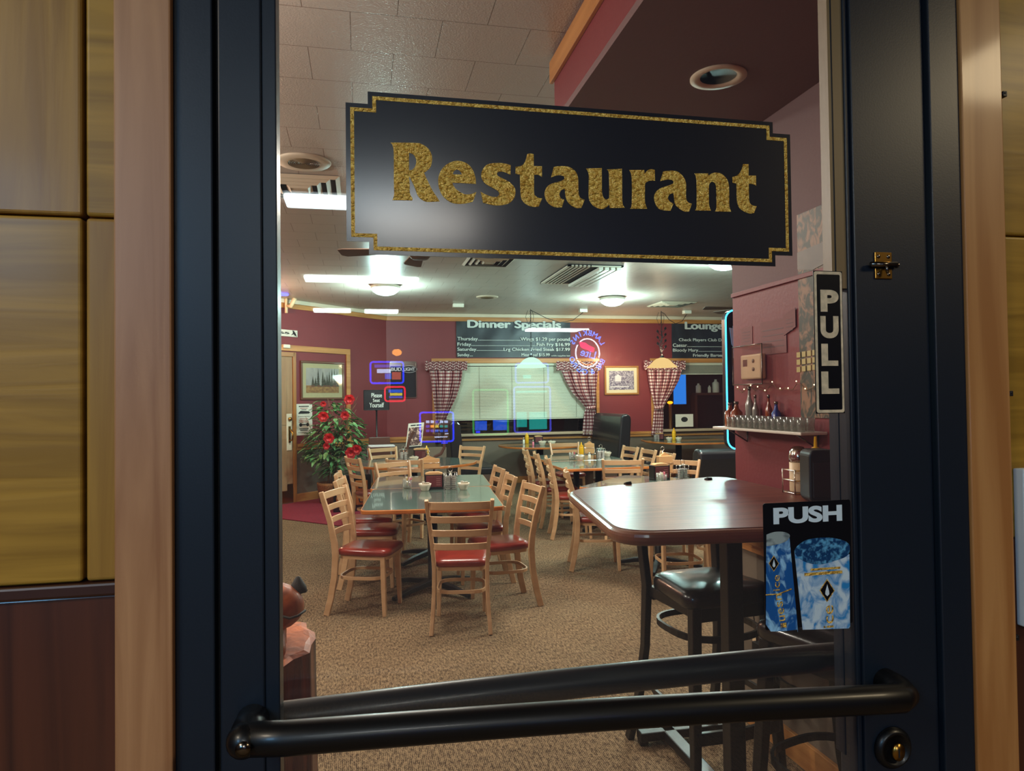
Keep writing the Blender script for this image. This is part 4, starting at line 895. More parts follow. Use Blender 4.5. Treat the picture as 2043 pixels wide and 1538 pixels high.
for cx in (a0 + W_ * .3, a0 + W_ * .72): m.prism([(cx + .03 * math.cos(q), b0 + Hh * .335 + .03 * math.sin(q)) for q in [i * .628 for i in range(10)]], .004, .0055, fr=FD)
under(t, m.build('print', ['ink', 'red_ink']))
# banners
def zr(px, py): return bk(px, py, YB - .03)
BF = FR((0, YB - .03, 0))
def banner(lab, x0, x1, y0, y1, lines):
    a0, b1 = zr(x0, y0); a1, b0 = zr(x1, y1)
    t = thing('banner', lab, 'banner', (a0, YB - .03, b0), 0, 'black menu banners')
    m = MB(); NX, NZ = 60, 14; P = []
    for i in range(NZ + 1):
        for j in range(NX + 1):
            f, g = j / NX, i / NZ; d = .004 * math.sin(f * 34 + g * 7) * (1 - .7 * g) + .005 * math.sin((f + g) * 9)
            P.append(BF(a0 + (a1 - a0) * f, b1 + (b0 - b1) * g + .012 * math.sin(f * math.pi) * -1 * (1 - g), d - .012))
    m.add(P, [(i * (NX + 1) + j, (i + 1) * (NX + 1) + j, (i + 1) * (NX + 1) + j + 1, i * (NX + 1) + j + 1) for i in range(NZ) for j in range(NX)], True)
    o = m.build('banner_cloth', 'banner'); under(t, o)
    for lx0, lx1, ly0, ly1, tx, bd in lines:
        m = MB(); A_ = zr(lx0, ly1); B_ = zr(lx1, ly0); put_fit(m, BF, A_[0], B_[0], A_[1], B_[1], .009, tx, bold=bd); under(t, m.build('lettering', 'banner_text'))
    m = MB()
    for a in (a0 + .03, a1 - .03): m.lathe([(.016, 0), (.016, .004), (.009, .004), (.009, 0)], seg=12, axis=lambda x, y, z, a=a: BF(a + x, b1 - .04 + y, z + .003))
    return t
def z2(x): return 840 + x / 5.1075
def z2y(y): return 600 + y / 5.1075
R2 = lambda x0, x1, y0, y1, t, b=.018: (z2(x0), z2(x1), z2y(y0), z2y(y1), t, b)
banner('long black DINNER SPECIALS banner above the blinds', 910, 1139, 636.5, 713, [
    R2(470, 1425, 205, 300, 'Dinner Specials', .045), R2(370, 1515, 375, 415, 'Thursday.....................................Wings $1.29 per pound'), R2(370, 1515, 430, 470, 'Friday.....................................................Fish Fry $16.99'),
    R2(370, 1515, 480, 520, 'Saturday.......................Lrg Chicken Fried Steak $17.99'), R2(370, 1310, 535, 575, 'Sunday....                                          Meat Loaf $15.99'), R2(1325, 1518, 553, 571, 'while supplies last', .01)])
def z3(x): return 1180 + x / 3.929
def z3y(y): return 600 + y / 3.929
R4 = lambda x0, x1, y0, y1, t, b=.018: (z3(x0), z3(x1), z3y(y0), z3y(y1), t, b)
banner('black LOUNGE banner above the right-hand window', 1340, 1535, 640, 716, [
    R4(730, 1035, 168, 242, 'Lounge', .045), R4(684, 1035, 296, 324, 'Check Players Club Dr'), R4(637, 1034, 336, 362, 'Caesar..................................'), R4(637, 1034, 376, 406, 'Bloody Mary........................'), R4(795, 1034, 416, 446, 'Friendly Barten')])
# beer mirror
a0, b1 = bk(777, 721); a1, b0 = bk(831.5, 794)
t = thing('bar_mirror', 'dark bar mirror in a silver frame beside the please-seat-yourself sign', 'mirror', (a0, YB, b0))
fr_ = [rrect(a0, a1, b0, b1, .03), rrect(a0 + .014, a1 - .014, b0 + .014, b1 - .014, .022)]
under(t, flat_loops(fr_, 'chrome', 'frame', None, FB, .015, .03)); under(t, MB().prism(rrect(a0 + .01, a1 - .01, b0 + .01, b1 - .01, .022), 0, .012, fr=FB).build('mirror_pane', 'mirror_grey'))
under(t, MB().fbox(FB, a0 + .014, a1 - .014, b1 - .09, b1 - .014, .012, .016).build('pale_band', 'chrome'))
A_ = bk(780, 740); B_ = bk(828, 733); m = MB(); put_fit(m, FB, A_[0], A_[0] + (B_[0] - A_[0]) * .44, A_[1], B_[1], .0145, 'BUD', bold=.04); put_fit(m, FB, A_[0] + (B_[0] - A_[0]) * .52, B_[0], A_[1], B_[1], .0145, 'LIGHT', bold=.04)
under(t, m.build('lettering', 'art_snow')); m = MB(); cx = A_[0] + (B_[0] - A_[0]) * .75; cz = (A_[1] + B_[1]) / 2
m.tube([FB(cx + .14 * math.cos(q * math.pi / 16), cz + .062 * math.sin(q * math.pi / 16), .014) for q in range(32)], .0035, 6, closed=True); under(t, m.build('oval_ring', 'art_snow'))
# LED edged board at the partition end
YL = 3.36; LF = FR((0, YL, 0))
a0, b1 = bk(1446, 618, YL); b0 = bk(1446, 897, YL)[1]
t = thing('led_board', 'black board with glowing blue edge hanging at the end of the partition wall', 'sign', (a0 + .3, YL, b0))
under(t, MB().prism(rrect(a0, a0 + .62, b0, b1, .05), -.04, 0, fr=LF).build('board', 'led_black', bevel=.005))
lp = rrect(a0 + .002, a0 + .618, b0 + .002, b1 - .002, .05)
m = MB(); m.tube([LF(p[0], p[1], .003) for p in lp], .0042, 8, closed=True); lo = m.build('led_edge', 'led_blue'); lo['label'] = 'glowing blue edge tube'; under(t, lo)
A_ = bk(1455, 650, YL); B_ = bk(1472, 714, YL); m = MB(); m.fbox(LF, A_[0] + .018, B_[0] + .01, B_[1], A_[1], .002, .004); m.prism([(A_[0], A_[1] - .01), (A_[0] + .016, A_[1] - .012), (A_[0] + .024, B_[1] + .05), (A_[0] + .01, B_[1] + .07)], .001, .003, fr=LF)
pp_ = m.build('price_slip', 'sticker_white'); tag(pp_, 'two narrow paper slips stuck to the black blue-edged board', 'paper')
m = MB(); t_ = atY(1462, 560, YL); zt = ZC
pts = [(t_.x, YL, ZC), (t_.x + .004, YL, 2.75), (t_.x - .01, YL, 2.5), (t_.x - .02, YL, 2.3), (t_.x + .03, YL, 2.1), (a0 + .1, YL, b1 - .02)]
m.tube(pts, .005, 6); tag(m.build('hanging_cord', 'cord_black'), 'black cord running from the ceiling down to the blue-edged board', 'cord')
# thermostat in clear guard
A_ = fx(1488, 708); B_ = fx(1530, 755); a0, a1 = sorted((A_[0], B_[0])); b0 = min(A_[1], B_[1]) - .0; b1 = b0 + .115
t = thing('thermostat', 'ivory thermostat inside a clear guard box on the red partition', 'thermostat', FX(a0, b0, 0))
under(t, MB().fbox(FX, a0, a1, b0, b1, 0.001, .03).build('body', 'ivory', bevel=.008, bseg=3))
m = MB(); m.fbox(FX, a0 + .025, a0 + .062, b0 + .06, b0 + .092, .03, .031); under(t, m.build('display', 'chrome_dark'))
for zz in (.088, .05):
    m = MB(); m.lathe([(.009, 0), (.009, .003), (0, .003)], seg=12, axis=lambda x, y, z: FX(a0 + .115 + x, b0 + zz - .005 + y, .03 + z)); under(t, m.build('button', 'bead_tan'))
gb = MB(); g0, g1, h0, h1 = a0 - .03, a1 + .05, b0 - .025, b1 + .04
gb.fbox(FX, g0, g1, h0, h1, .05, .054); gb.fbox(FX, g0, g0 + .004, h0, h1, 0.001, .05); gb.fbox(FX, g1 - .004, g1, h0, h1, 0.001, .05); gb.fbox(FX, g0, g1, h1 - .004, h1, 0.001, .05); gb.fbox(FX, g0, g1, h0, h0 + .004, 0.001, .05)
o = gb.build('guard_cover', 'clear_plastic'); under(t, o)
m = MB(); m.tube([FX(g0 + .002, h0, .054), FX(g1, h0, .054), FX(g1, h1, .054), FX(g0 + .002, h1, .054)], .003, 6, closed=True); under(t, m.build('guard_rim', 'chrome_dark'))
# sheets in the dimmed colour of papers reflected in the door glass
for k, (x0, y0, x1, y1, l) in enumerate(((1478, 655, 1502, 687, 'small dim sheet standing for a reflected paper above the thermostat'), (1518, 644, 1571, 703, 'large dim sheet standing for a reflected paper on the red partition'), (1565, 628, 1590, 666, 'tilted dim sheet standing for a reflected paper near the leafy mural'))):
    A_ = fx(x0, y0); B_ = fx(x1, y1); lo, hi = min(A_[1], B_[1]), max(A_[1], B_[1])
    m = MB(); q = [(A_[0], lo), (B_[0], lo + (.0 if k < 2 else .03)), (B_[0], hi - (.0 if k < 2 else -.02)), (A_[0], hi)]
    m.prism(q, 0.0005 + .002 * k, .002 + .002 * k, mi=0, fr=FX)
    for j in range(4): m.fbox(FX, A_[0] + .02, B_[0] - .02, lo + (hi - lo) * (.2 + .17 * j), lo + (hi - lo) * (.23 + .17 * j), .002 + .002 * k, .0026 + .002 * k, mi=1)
    tag(m.build('reflection_sheet', ['dusky_pink', 'mauve_paint']), l, 'paper', 'sheets standing for papers reflected in the glass')
# leafy mural
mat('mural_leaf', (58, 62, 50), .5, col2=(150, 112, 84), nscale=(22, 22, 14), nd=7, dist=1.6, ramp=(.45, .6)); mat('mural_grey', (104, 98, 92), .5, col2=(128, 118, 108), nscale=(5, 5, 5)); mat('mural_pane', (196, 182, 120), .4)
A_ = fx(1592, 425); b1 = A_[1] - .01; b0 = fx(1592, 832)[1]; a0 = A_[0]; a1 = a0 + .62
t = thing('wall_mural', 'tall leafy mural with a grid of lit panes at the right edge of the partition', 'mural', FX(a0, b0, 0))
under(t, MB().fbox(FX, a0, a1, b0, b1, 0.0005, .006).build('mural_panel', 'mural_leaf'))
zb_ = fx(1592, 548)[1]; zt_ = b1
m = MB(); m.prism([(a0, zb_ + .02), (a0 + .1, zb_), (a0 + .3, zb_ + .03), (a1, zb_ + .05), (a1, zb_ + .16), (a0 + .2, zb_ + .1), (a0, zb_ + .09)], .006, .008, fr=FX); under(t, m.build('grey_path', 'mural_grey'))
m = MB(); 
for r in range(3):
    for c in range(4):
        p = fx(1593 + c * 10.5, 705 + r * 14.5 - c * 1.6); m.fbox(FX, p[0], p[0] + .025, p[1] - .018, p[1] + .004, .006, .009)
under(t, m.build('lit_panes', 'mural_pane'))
# shelf of shot glasses
zS = 1.405; s0 = -YE + .0; s1 = fx(1652, 860)[0]
t = thing('wall_shelf', 'white narrow shelf on the red partition carrying rows of small glasses', 'shelf', FX(s0, zS, 0))
under(t, MB().fbox(FX, s0, s1, zS - .012, zS, 0.001, .12).build('shelf_board', 'white_plastic', bevel=.003))
for a in (s0 + .12, s1 - .06):
    m = MB(); m.tube([FX(a, zS - .012, .1), FX(a, zS - .07, .004), FX(a, zS - .012, .004)], .004, 6); under(t, m.build('bracket', 'chrome_dark'))
g0 = None; n = 0
rws = [(.098, 13), (.055, 13)]
L_ = s1 - s0
for ri, (c, k) in enumerate(rws):
    for i in range(k):
        a = s0 + .13 + (L_ - .16) * i / (k - 1)
        ax_ = FX(a, zS, c)
        lab = 'small clear shot glass in the %s row on the white shelf' % ('front', 'back')[ri]
        if g0 is None or ri != g0[1]:
            m = MB(); hgt = .048 if ri == 0 else .056; m.lathe([(.013, 0), (.017, hgt), (.0155, hgt), (.012, .006), (0, .006)], seg=10)
            o = m.build('shot_glass', 'clear_glass', loc=ax_); tag(o, lab, 'glass', 'shot glasses in the %s row' % ('front', 'back')[ri]); g0 = (o, ri)
        else:
            o = g0[0].copy(); COL.objects.link(o); o.location = ax_
def bottle(loc, h, r, mt, cap, lab, neck=.35, grp=None, cat='bottle'):
    t = thing('bottle', lab, cat, loc, 0, grp)
    m = MB(); m.lathe([(r * .9, 0), (r, .004), (r, h * (1 - neck) * .9), (r * .45, h * (1 - neck) * 1.1), (r * .32, h * .88), (r * .32, h * .95), (0, h * .95)], seg=14); m.build('bottle_body', mt, t)
    m = MB(); m.lathe([(r * .4, h * .9), (r * .4, h), (0, h)], seg=12); m.build('cap', cap, t); return t
for k, (px, h, r, mt, c, lab) in enumerate(((1476, .115, .026, 'whiskey', .05, 'round amber whiskey bottle at the far end of the white shelf'), (1489, .12, .028, 'whiskey', .05, 'second amber whiskey bottle on the white shelf'), (1507, .19, .018, 'clear_bottle', .028, 'tall clear bottle behind the glasses on the white shelf'), (1519, .15, .014, 'clear_bottle', .028, 'slim clear bottle behind the glasses on the white shelf'), (1546, .15, .015, 'whiskey', .028, 'slim amber bottle in the middle of the white shelf'), (1561, .12, .02, 'bottle_blue', .028, 'blue bottle behind the glasses on the white shelf'))):
    p = fx(px, 855); bottle(FX(max(p[0], s0 + .035), zS, c), h, r, mt, 'chrome_dark', lab, grp='bottles on the white shelf')
# string of fairy lights above the shelf
m = MB(); z_ = fx(1500, 776)[1]; pts = [FX(s0 + .03 + (L_) * i / 24, z_ + .012 * math.sin(i * 1.9) - .01 * math.sin(i), .012) for i in range(25)]
fl = thing('string_lights', 'wire string of tiny warm lights above the white shelf', 'string lights', pts[0])
m.tube(pts, .0016, 5); under(fl, m.build('wire', 'bark')); 
for i, p in enumerate(pts):
    if i % 2: under(fl, MB().ball(p + Vector((-.004, 0, .008)), .0026, 8, 5).build('bulb', 'fairy'))

# please seat yourself stand
YS = 11.6; a0, b1 = bk(725, 778, YS); a1, b0 = bk(777, 818, YS); SFm = FR((0, YS, 0))
t = thing('seating_sign', 'black PLEASE SEAT YOURSELF sign on a thin pole before the back wall', 'sign', ((a0 + a1) / 2, YS, 0))
under(t, MB().fbox(SFm, a0, a1, b0, b1, -.02, 0).build('sign_board', 'blackboard', bevel=.01)); m = MB(); 
m2 = MB(); m2.tube([SFm(p[0], p[1], .002) for p in rrect(a0 + .005, a1 - .005, b0 + .005, b1 - .005, .01)], .006, 6, closed=True); under(t, m2.build('sign_rim', 'black_metal'))
for x0_, x1_, y0_, y1_, tx in ((741, 762, 784, 793, 'Please'), (744, 758, 795, 802, 'Seat'), (737, 766, 803, 813, 'Yourself')):
    A_ = bk(x0_, y1_, YS); B_ = bk(x1_, y0_, YS); m = MB(); put_fit(m, SFm, A_[0], B_[0], A_[1], B_[1], .002, tx, bold=.02); under(t, m.build('lettering', 'banner_text'))
cx = (a0 + a1) / 2
m = MB(); m.tube([(cx, YS + .02, b0), (cx, YS + .02, .02)], .014, 10); m.tube([(cx, YS + .015, b0 + .02), (cx, YS + .015, b0 - .01)], .02, 8); under(t, m.build('pole', 'black_metal')); m = MB(); m.lathe([(.17, 0), (.17, .012), (.03, .03), (0, .03)], (cx, YS + .02, 0), 24); under(t, m.build('base', 'black_metal'))
m = MB(); A_ = bk(768, 820, YB - .01); m.tube([(A_[0], YB - .01, A_[1] + .3), (A_[0] - .02, YB - .01, A_[1] - .1), (A_[0] - .1, YB - .01, A_[1] - .35)], .006, 5); tag(m.build('wall_cable', 'cord_black'), 'thin cable hanging on the red wall behind the seating sign', 'cable')

# ================================================================== CEILING THINGS
def dome(px, py, lab, r=.2, e=90):
    p = atZ(px, py, ZC - .06); t = thing('ceiling_light', lab, 'ceiling light', (p.x, p.y, ZC), 0, 'frosted dome ceiling lights')
    m = MB(); m.lathe([(0, 0), (r * .8, 0), (r, -.02), (r, -.045), (r * .93, -.05)], seg=28); m.build('rim', 'white_plastic', t)
    m = MB(); m.lathe([(r * .93, -.05), (r * .85, -.09), (r * .6, -.125), (r * .3, -.142), (0, -.148)], seg=28); m.build('glass_dome', 'dome_glow', t)
    lamp('POINT', (p.x, p.y, ZC - .24), e, COOL, .11)
dome(769, 577, 'dome ceiling light on the left, in front of the back wall'); dome(1222, 600, 'dome ceiling light above the banner gap in the middle'); dome(1446, 524, 'dome ceiling light cut off by the partition wall')
def pendant(px, rim_y, lab, glowm, e, col, vine):
    Y_ = 11.95; p = atY(px, rim_y, Y_); x, z = p.x, p.z
    t = thing('pendant_lamp', lab, 'pendant lamp', (x, Y_, ZC), 0, 'bell shaded pendant lamps')
    m = MB(); m.lathe([(.275, z), (.262, z + .01), (.255, z + .018), (.20, z + .065), (.15, z + .12), (.10, z + .155), (.04, z + .175), (.035, z + .175), (.145, z + .115), (.25, z + .014), (.268, z + .002)], (0, 0, -ZC), 32); m.build('lamp_shade', glowm, t)
    m = MB(); m.lathe([(.04, z + .17), (.035, z + .2), (.012, z + .24), (0, z + .24)], (0, 0, -ZC), 12); m.build('cap', 'cast_iron', t)
    m = MB(); n = 34; zt = ZC - .02
    for i in range(n):
        zz = z + .24 + (zt - z - .24) * (i + .5) / n; R = Matrix.Rotation(i * math.pi / 2, 3, 'Z')
        m.tube([R @ Vector((.011 * math.cos(q * math.pi / 4), 0, .018 * math.sin(q * math.pi / 4))) + Vector((0, 0, zz - ZC)) for q in range(8)], .003, 5, closed=True)
    o = m.build('chain', 'cast_iron', t)
    m = MB(); ex, ey = (.95, -.1) if not vine else (.5, -.1)
    m.tube([(0, 0, -.03), (.06, 0, -.06), (ex * .3, 0, -.17), (ex * .55, 0, -.24), (ex * .8, 0, -.2), (ex, 0, -.06), (ex, 0, -.03)], .006, 6)
    for dx in (-.05, .03): m.tube([(dx, 0, -.04), (dx * 1.8, 0, -.15), (dx * .8, 0, -.28), (0, 0, -.2)], .004, 5)
    m.build('swag_cord', 'cord_black', t)
    m = MB(); m.box(ex - .07, ex + .07, -.05, .05, -.06, -.0); m.build('plug_box', 'white_plastic', t, bevel=.008)
    if vine:
        m = MB(); m.tube([(-.02, 0, z + .24 - ZC), (-.04, 0, z + .42 - ZC), (.02, 0, z + .55 - ZC), (-.01, 0, z + .66 - ZC)], .008, 6)
        for q in range(7):
            zz = z + .3 + q * .055 - ZC; s = (-1) ** q; m.tube([(0, 0, zz), (s * .05, 0, zz + .03), (s * .075, 0, zz + .06)], .005, 5); m.prism([(s * .06, zz + .04), (s * .1, zz + .07), (s * .085, zz + .11), (s * .05, zz + .08)], -.003, .003, fr=FR())
        m.build('iron_vine', 'cast_iron', t)
    lamp('POINT', (x, Y_, z - .02), e, col, .09); lamp('POINT', (x, Y_ , z + .30), e * .25, col, .05)
pendant(1060, 733, 'glowing bell pendant lamp hanging over the oval booth table', 'pendant_cool', 12, COOL, False)
pendant(1321, 733, 'warm bell pendant lamp with iron vine in front of the right curtain', 'pendant_warm', 16, WARM, True)
p = atZ(914, 606, ZC); tag(MB().box(p.x - .09, p.x + .09, p.y - .05, p.y + .05, ZC - .06, ZC).build('ceiling_box', 'white_plastic', bevel=.008), 'small white box on the ceiling above the long banner', 'box')
# round speaker, diffusers, return grille
def speaker(px, py, r, lab):
    p = atZ(px, py, ZC); t = thing('ceiling_speaker', lab, 'speaker', (p.x, p.y, ZC), 0, 'round ceiling speakers')
    m = MB(); m.lathe([(0, 0), (r, 0), (r, -.006), (r * .93, -.016), (r * .6, -.014)], seg=36); m.build('bezel', 'vent_cream', t)
    m = MB()
    for k in range(8): m.lathe([(r * (.06 + k * .07), -.014), (r * (.085 + k * .07), -.019), (r * (.1 + k * .07), -.014)], seg=30)
    m.build('grille', 'bead_tan', t)
speaker(606, 322, .175, 'round perforated ceiling speaker at the upper left'); speaker(972, 592, .17, 'round ceiling speaker far back in front of the long banner')
def diffuser(px, py, s, lab, rz=0):
    p = atZ(px, py, ZC); t = thing('ceiling_vent', lab, 'ceiling vent', (p.x, p.y, ZC), rz, 'square ceiling vents')
    m = MB()
    for k in range(4):
        a = s * (1 - k * .23); b = a - s * .10; z0_, z1_ = -.004 - k * .003, -.022 - k * .004
        P = [(-a, -a, z0_), (a, -a, z0_), (a, a, z0_), (-a, a, z0_), (-b, -b, z1_), (b, -b, z1_), (b, b, z1_), (-b, b, z1_)]
        m.add(P, [(i, (i + 1) % 4, 4 + (i + 1) % 4, 4 + i) for i in range(4)])
    c = s * .2; m.box(-c, c, -c, c, -.03, -.026); m.build('louvres', 'vent_cream', t); m = MB(); m.box(-s * .97, s * .97, -s * .97, s * .97, -.006, 0); m.build('duct_opening', 'dark_slot', t)
diffuser(598, 371, .29, 'square louvred ceiling vent beside the left edge of the sign'); diffuser(975, 520, .27, 'square louvred ceiling vent below the bottom edge of the sign'); diffuser(1340, 606, .32, 'square louvred ceiling vent in front of the lounge banner')
cs4 = [atZ(1078, 563, ZC), atZ(1173, 566, ZC), atZ(1253, 528, ZC), atZ(1136, 526, ZC)]
x0, x1 = 2.02, 3.15; y0_, y1_ = cs4[0].y - .0, cs4[2].y
x0 = cs4[0].x; x1 = cs4[1].x; Ya, Yb_ = min(cs4[0].y, cs4[3].y), max(cs4[0].y, cs4[3].y)
t = thing('return_grille', 'large dark slotted ceiling grille with a white light panel beside it', 'ceiling vent', ((x0 + x1) / 2, (Ya + Yb_) / 2, ZC))
m = MB(); m.box(x0, x1, Ya, Yb_, ZC - .012, ZC - .001); under(t, m.build('duct_opening', 'dark_slot')); m = MB(); m.box(x0, x0 + .04, Ya, Yb_, ZC - .025, ZC - .01); m.box(x1 - .03, x1, Ya, Yb_, ZC - .025, ZC - .01); m.box(x0, x1, Ya, Ya + .04, ZC - .025, ZC - .01); m.box(x0, x1, Yb_ - .04, Yb_, ZC - .025, ZC - .01)
for k in range(5): m.box(x0 + .07 + k * .05, x0 + .085 + k * .05, Ya, Yb_, ZC - .025, ZC - .008)
under(t, m.build('grille_bars', 'white_plastic')); m = MB()
for k in range(4): m.box(x1 - .30 + k * .075, x1 - .245 + k * .075, Ya + .03, Yb_ - .03, ZC - .06, ZC - .025)
under(t, m.build('light_panel', 'fan_light', bevel=.004))
# recessed light in the soffit
p = atZ(1433, 153, 2.80); t = thing('recessed_light', 'round recessed can light in the lowered soffit', 'ceiling light', (p.x, p.y, 2.80))
m = MB(); m.lathe([(.108, 0.0), (.108, -.006), (.082, -.008), (.07, -.002), (.066, .022), (.0, .022)], seg=36); m.build('trim_ring', 'white_trim', t)
m = MB(); m.lathe([(.05, .018), (.05, .010), (.03, .006), (0, .006)], seg=24); m.build('lens', 'bead_tan', t)
# fans
def fan(cx, cy, lab, rot, zb=2.72, n=5):
    t = thing('ceiling_fan', lab, 'ceiling fan', (cx, cy, ZC), rot, 'brown ceiling fans')
    m = MB(); m.lathe([(.05, 0), (.06, -.03), (.014, -.05), (.014, zb + .1 - ZC), (.1, zb + .08 - ZC), (.11, zb - .02 - ZC), (.06, zb - .07 - ZC), (0, zb - .07 - ZC)], seg=20); m.build('motor', 'fan_brown', t)
    for k in range(n):
        a = k * 2 * math.pi / n; R = Matrix.Rotation(a, 4, 'Z'); m = MB()
        pts = [(.12, -.03), (.2, -.055), (.60, -.08), (.64, -.05), (.64, .06), (.60, .07), (.2, .045), (.12, .03)]
        m.prism(pts, -.004, .004); m.v = [tuple(R @ (Vector(v) + Vector((0, 0, zb - ZC + .25 * 0 + Vector(v).y * .18)))) for v in m.v]; m.build('blade', 'fan_brown', t, bevel=.002)
fan(.46, 5.55, 'brown ceiling fan mostly hidden behind the sign', .35); fan(5.6, 9.6, 'brown ceiling fan whose blade shows left of the blue-edged board', 3.05, 2.86)
# swivel spotlight
p = hit(571, 606, DN, DDv + .1)
t = thing('spotlight', 'small white swivel spotlight at the far left below the ceiling', 'spotlight', p)
m = MB(); m.tube([p + Vector((0, 0, .12)), p + Vector((0, 0, -.14))], .022, 10); under(t, m.build('mount', 'ivory')); m = MB(); m.tube([p + Vector((.02, -.02, -.03)), p + Vector((.07, -.05, -.05)), p + Vector((.13, -.06, .08))], [.02, .03, .035], 12); under(t, m.build('lamp_head', 'ivory'))
p = hit(563, 584, DN, DDv + .6); tag(MB().lathe([(.09, 0), (.09, -.02), (0, -.03)], (p.x, p.y, ZC), 20).build('warning_light', 'mach_purple'), 'small glowing round light on the ceiling at the far left', 'light')

# ================================================================== TABLE THINGS
def tz(px, py, z=.76):
    p = atZ(px, py, z); return Vector((p.x, p.y, z))
def bowl(loc, lab, r=.052, grp='white creamer bowls'):
    t = thing('creamer_bowl', lab, 'bowl', loc, 0, grp)
    m = MB(); m.lathe([(r * .55, 0), (r * .6, .006), (r * .85, r * .7), (r, r * 1.05), (r * .96, r * 1.1), (r * .9, r * 1.02), (r * .5, .02), (0, .015)], seg=22); m.build('bowl_body', 'white_china', t)
    m = MB(); rn = random.Random(int(loc[0] * 99))
    for k in range(9): m.lathe([(.010, 0), (.013, .014), (.0155, .015), (0, .017)], (r * .5 * math.cos(k * 2.3) * (k % 3) / 2, r * .5 * math.sin(k * 2.3) * (k % 3) / 2, r * .8 + (k % 3) * .006 + .004 * (k == 4) * 3), 8)
    o = m.build('creamer_cups', 'paper', t); o['kind'] = 'stuff'
def sugar(loc, lab, r=.042, hh=.075):
    t = thing('packet_holder', lab, 'packet holder', loc, 0, 'glass sugar packet holders')
    m = MB(); m.lathe([(r * .9, 0), (r, .01), (r, hh), (r * .94, hh), (r * .9, .008), (0, .008)], seg=20); m.build('glass_cup', 'clear_glass', t)
    m = MB(); rn = random.Random(int(loc[0] * 77))
    for k in range(14):
        a = -r * .75 + r * 1.5 * k / 13; mi = 0 if k < 6 else (1 if k > 9 else (0 if k % 2 else 2)); y = rn.uniform(-.012, .012); dz = rn.uniform(0, .02)
        fr = FR((a, y, .012 + dz), (.15, 1, rn.uniform(-.25, .25)), (rn.uniform(-.2, .2), 0, 1)); m.fbox(fr, -.022, .022, 0, .07, -.0012, .0012, mi=mi)
    o = m.build('sugar_packets', ['packet_white', 'packet_pink', 'packet_yellow'], t); o['kind'] = 'stuff'
def jelly(loc, lab, hh=.125, rz=.2):
    t = thing('jelly_rack', lab, 'jelly rack', loc, rz, 'wire racks of jelly packs')
    m = MB()
    for z in (.004, .03, hh): m.tube([(x, y, z) for x, y in rrect(-.05, .05, -.027, .027, .008, 3)], .0017, 5, closed=True)
    for x in (-.05, 0, .05):
        for y in (-.027, .027): m.tube([(x, y, .003), (x, y, hh)], .0017, 5)
    m.tube([(0, 0, 0), (0, 0, hh + .012)], .0022, 5); m.tube([(.022 * math.cos(q * math.pi / 8), 0, hh + .028 + .022 * math.sin(q * math.pi / 8)) for q in range(16)], .0024, 6, closed=True); m.build('wire_frame', 'chrome', t)
    for s in (-1, 1):
        for k in range(7):
            z = .006 + k * .0165; c = MB(); c.prism(rrect(s * .0255 - .02, s * .0255 + .02, -.022, .022, .006, 2), z, z + .012, scale0=[(s * .0255 + (x - s * .0255) * .85, y * .85) for x, y in rrect(s * .0255 - .02, s * .0255 + .02, -.022, .022, .006, 2)], mi=0); c.box(s * .0255 - .022, s * .0255 + .022, -.024, .024, z + .012, z + .0135, mi=1)
            c.build('jelly_pack', ['packet_white', 'jelly_foil'], t)
def napkin(loc, lab, rz=0, crown=False, s=1.0):
    t = thing('napkin_dispenser', lab, 'napkin dispenser', loc, rz, 'black napkin dispensers')
    m = MB(); m.box(-.085 * s, .085 * s, -.045, .045, 0, .018); m.box(-.085 * s, -.078 * s, -.045, .045, .018, .135 * s); m.box(.078 * s, .085 * s, -.045, .045, .018, .135 * s); m.box(-.078 * s, .078 * s, -.045, -.04, .018, .13 * s); m.box(-.078 * s, .078 * s, .04, .045, .018, .13 * s); m.build('holder', 'napkin_black', t, bevel=.004)
    m = MB(); m.fbox(FR((0, -.045, 0)), -.07 * s, .07 * s, .022, .122 * s, 0, .002, mi=0); m.build('placard', 'maroon_card', t)
    m = MB(); F_ = FR((0, -.047, 0)); put_fit(m, F_, -.06 * s, .06 * s, .108 * s, .116 * s, .0006, 'WELCOME TO LAMBKINS', bold=.02, depth=.0006)
    for k in range(4): m.fbox(F_, .02 * s, .058 * s, (.09 - k * .018) * s, (.098 - k * .018) * s, 0.0002, .0012)
    m.build('placard_print', 'dusky_pink', t)
    m = MB(); pts = [(-.076 * s, .02), (.076 * s, .02), (.076 * s, .142 * s), (.04 * s, .152 * s), (-.04 * s, .152 * s), (-.076 * s, .142 * s)]; m.prism(pts, -.036, .036, fr=FR()); m.build('kraft_napkins', 'kraft', t, bevel=.004)
def kraft(loc, lab, rz=0, wd=.13, hh=.11):
    t = thing('kraft_caddy', lab, 'napkin caddy', loc, rz, 'wire caddies of kraft napkins')
    m = MB(); m.box(-wd / 2, wd / 2, -.03, .03, .01, hh); m.build('napkin_stack', 'kraft', t, bevel=.006)
    m = MB(); m.prism([(-wd * .35, hh), (wd * .35, hh), (0, hh + .035)], -.015, .015, fr=FR()); m.build('folded_napkin', 'kraft', t)
    m = MB()
    for y in (-.034, .034): m.tube([(-wd / 2 - .004, y, .004), (wd / 2 + .004, y, .004), (wd / 2 + .004, y, hh * .6), (-wd / 2 - .004, y, hh * .6)], .0022, 5, closed=True)
    m.tube([(0, .036, 0), (0, .036, hh + .05)], .0025, 5); m.tube([(.02 * math.cos(q * math.pi / 8), .036, hh + .07 + .02 * math.sin(q * math.pi / 8)) for q in range(16)], .003, 6, closed=True); m.tube([(0, .036, hh + .05), (.02, .036, hh + .03), (0, .036, hh + .01), (-.02, .036, hh + .03)], .0022, 5, closed=True)
    m.build('wire_frame', 'chrome', t)
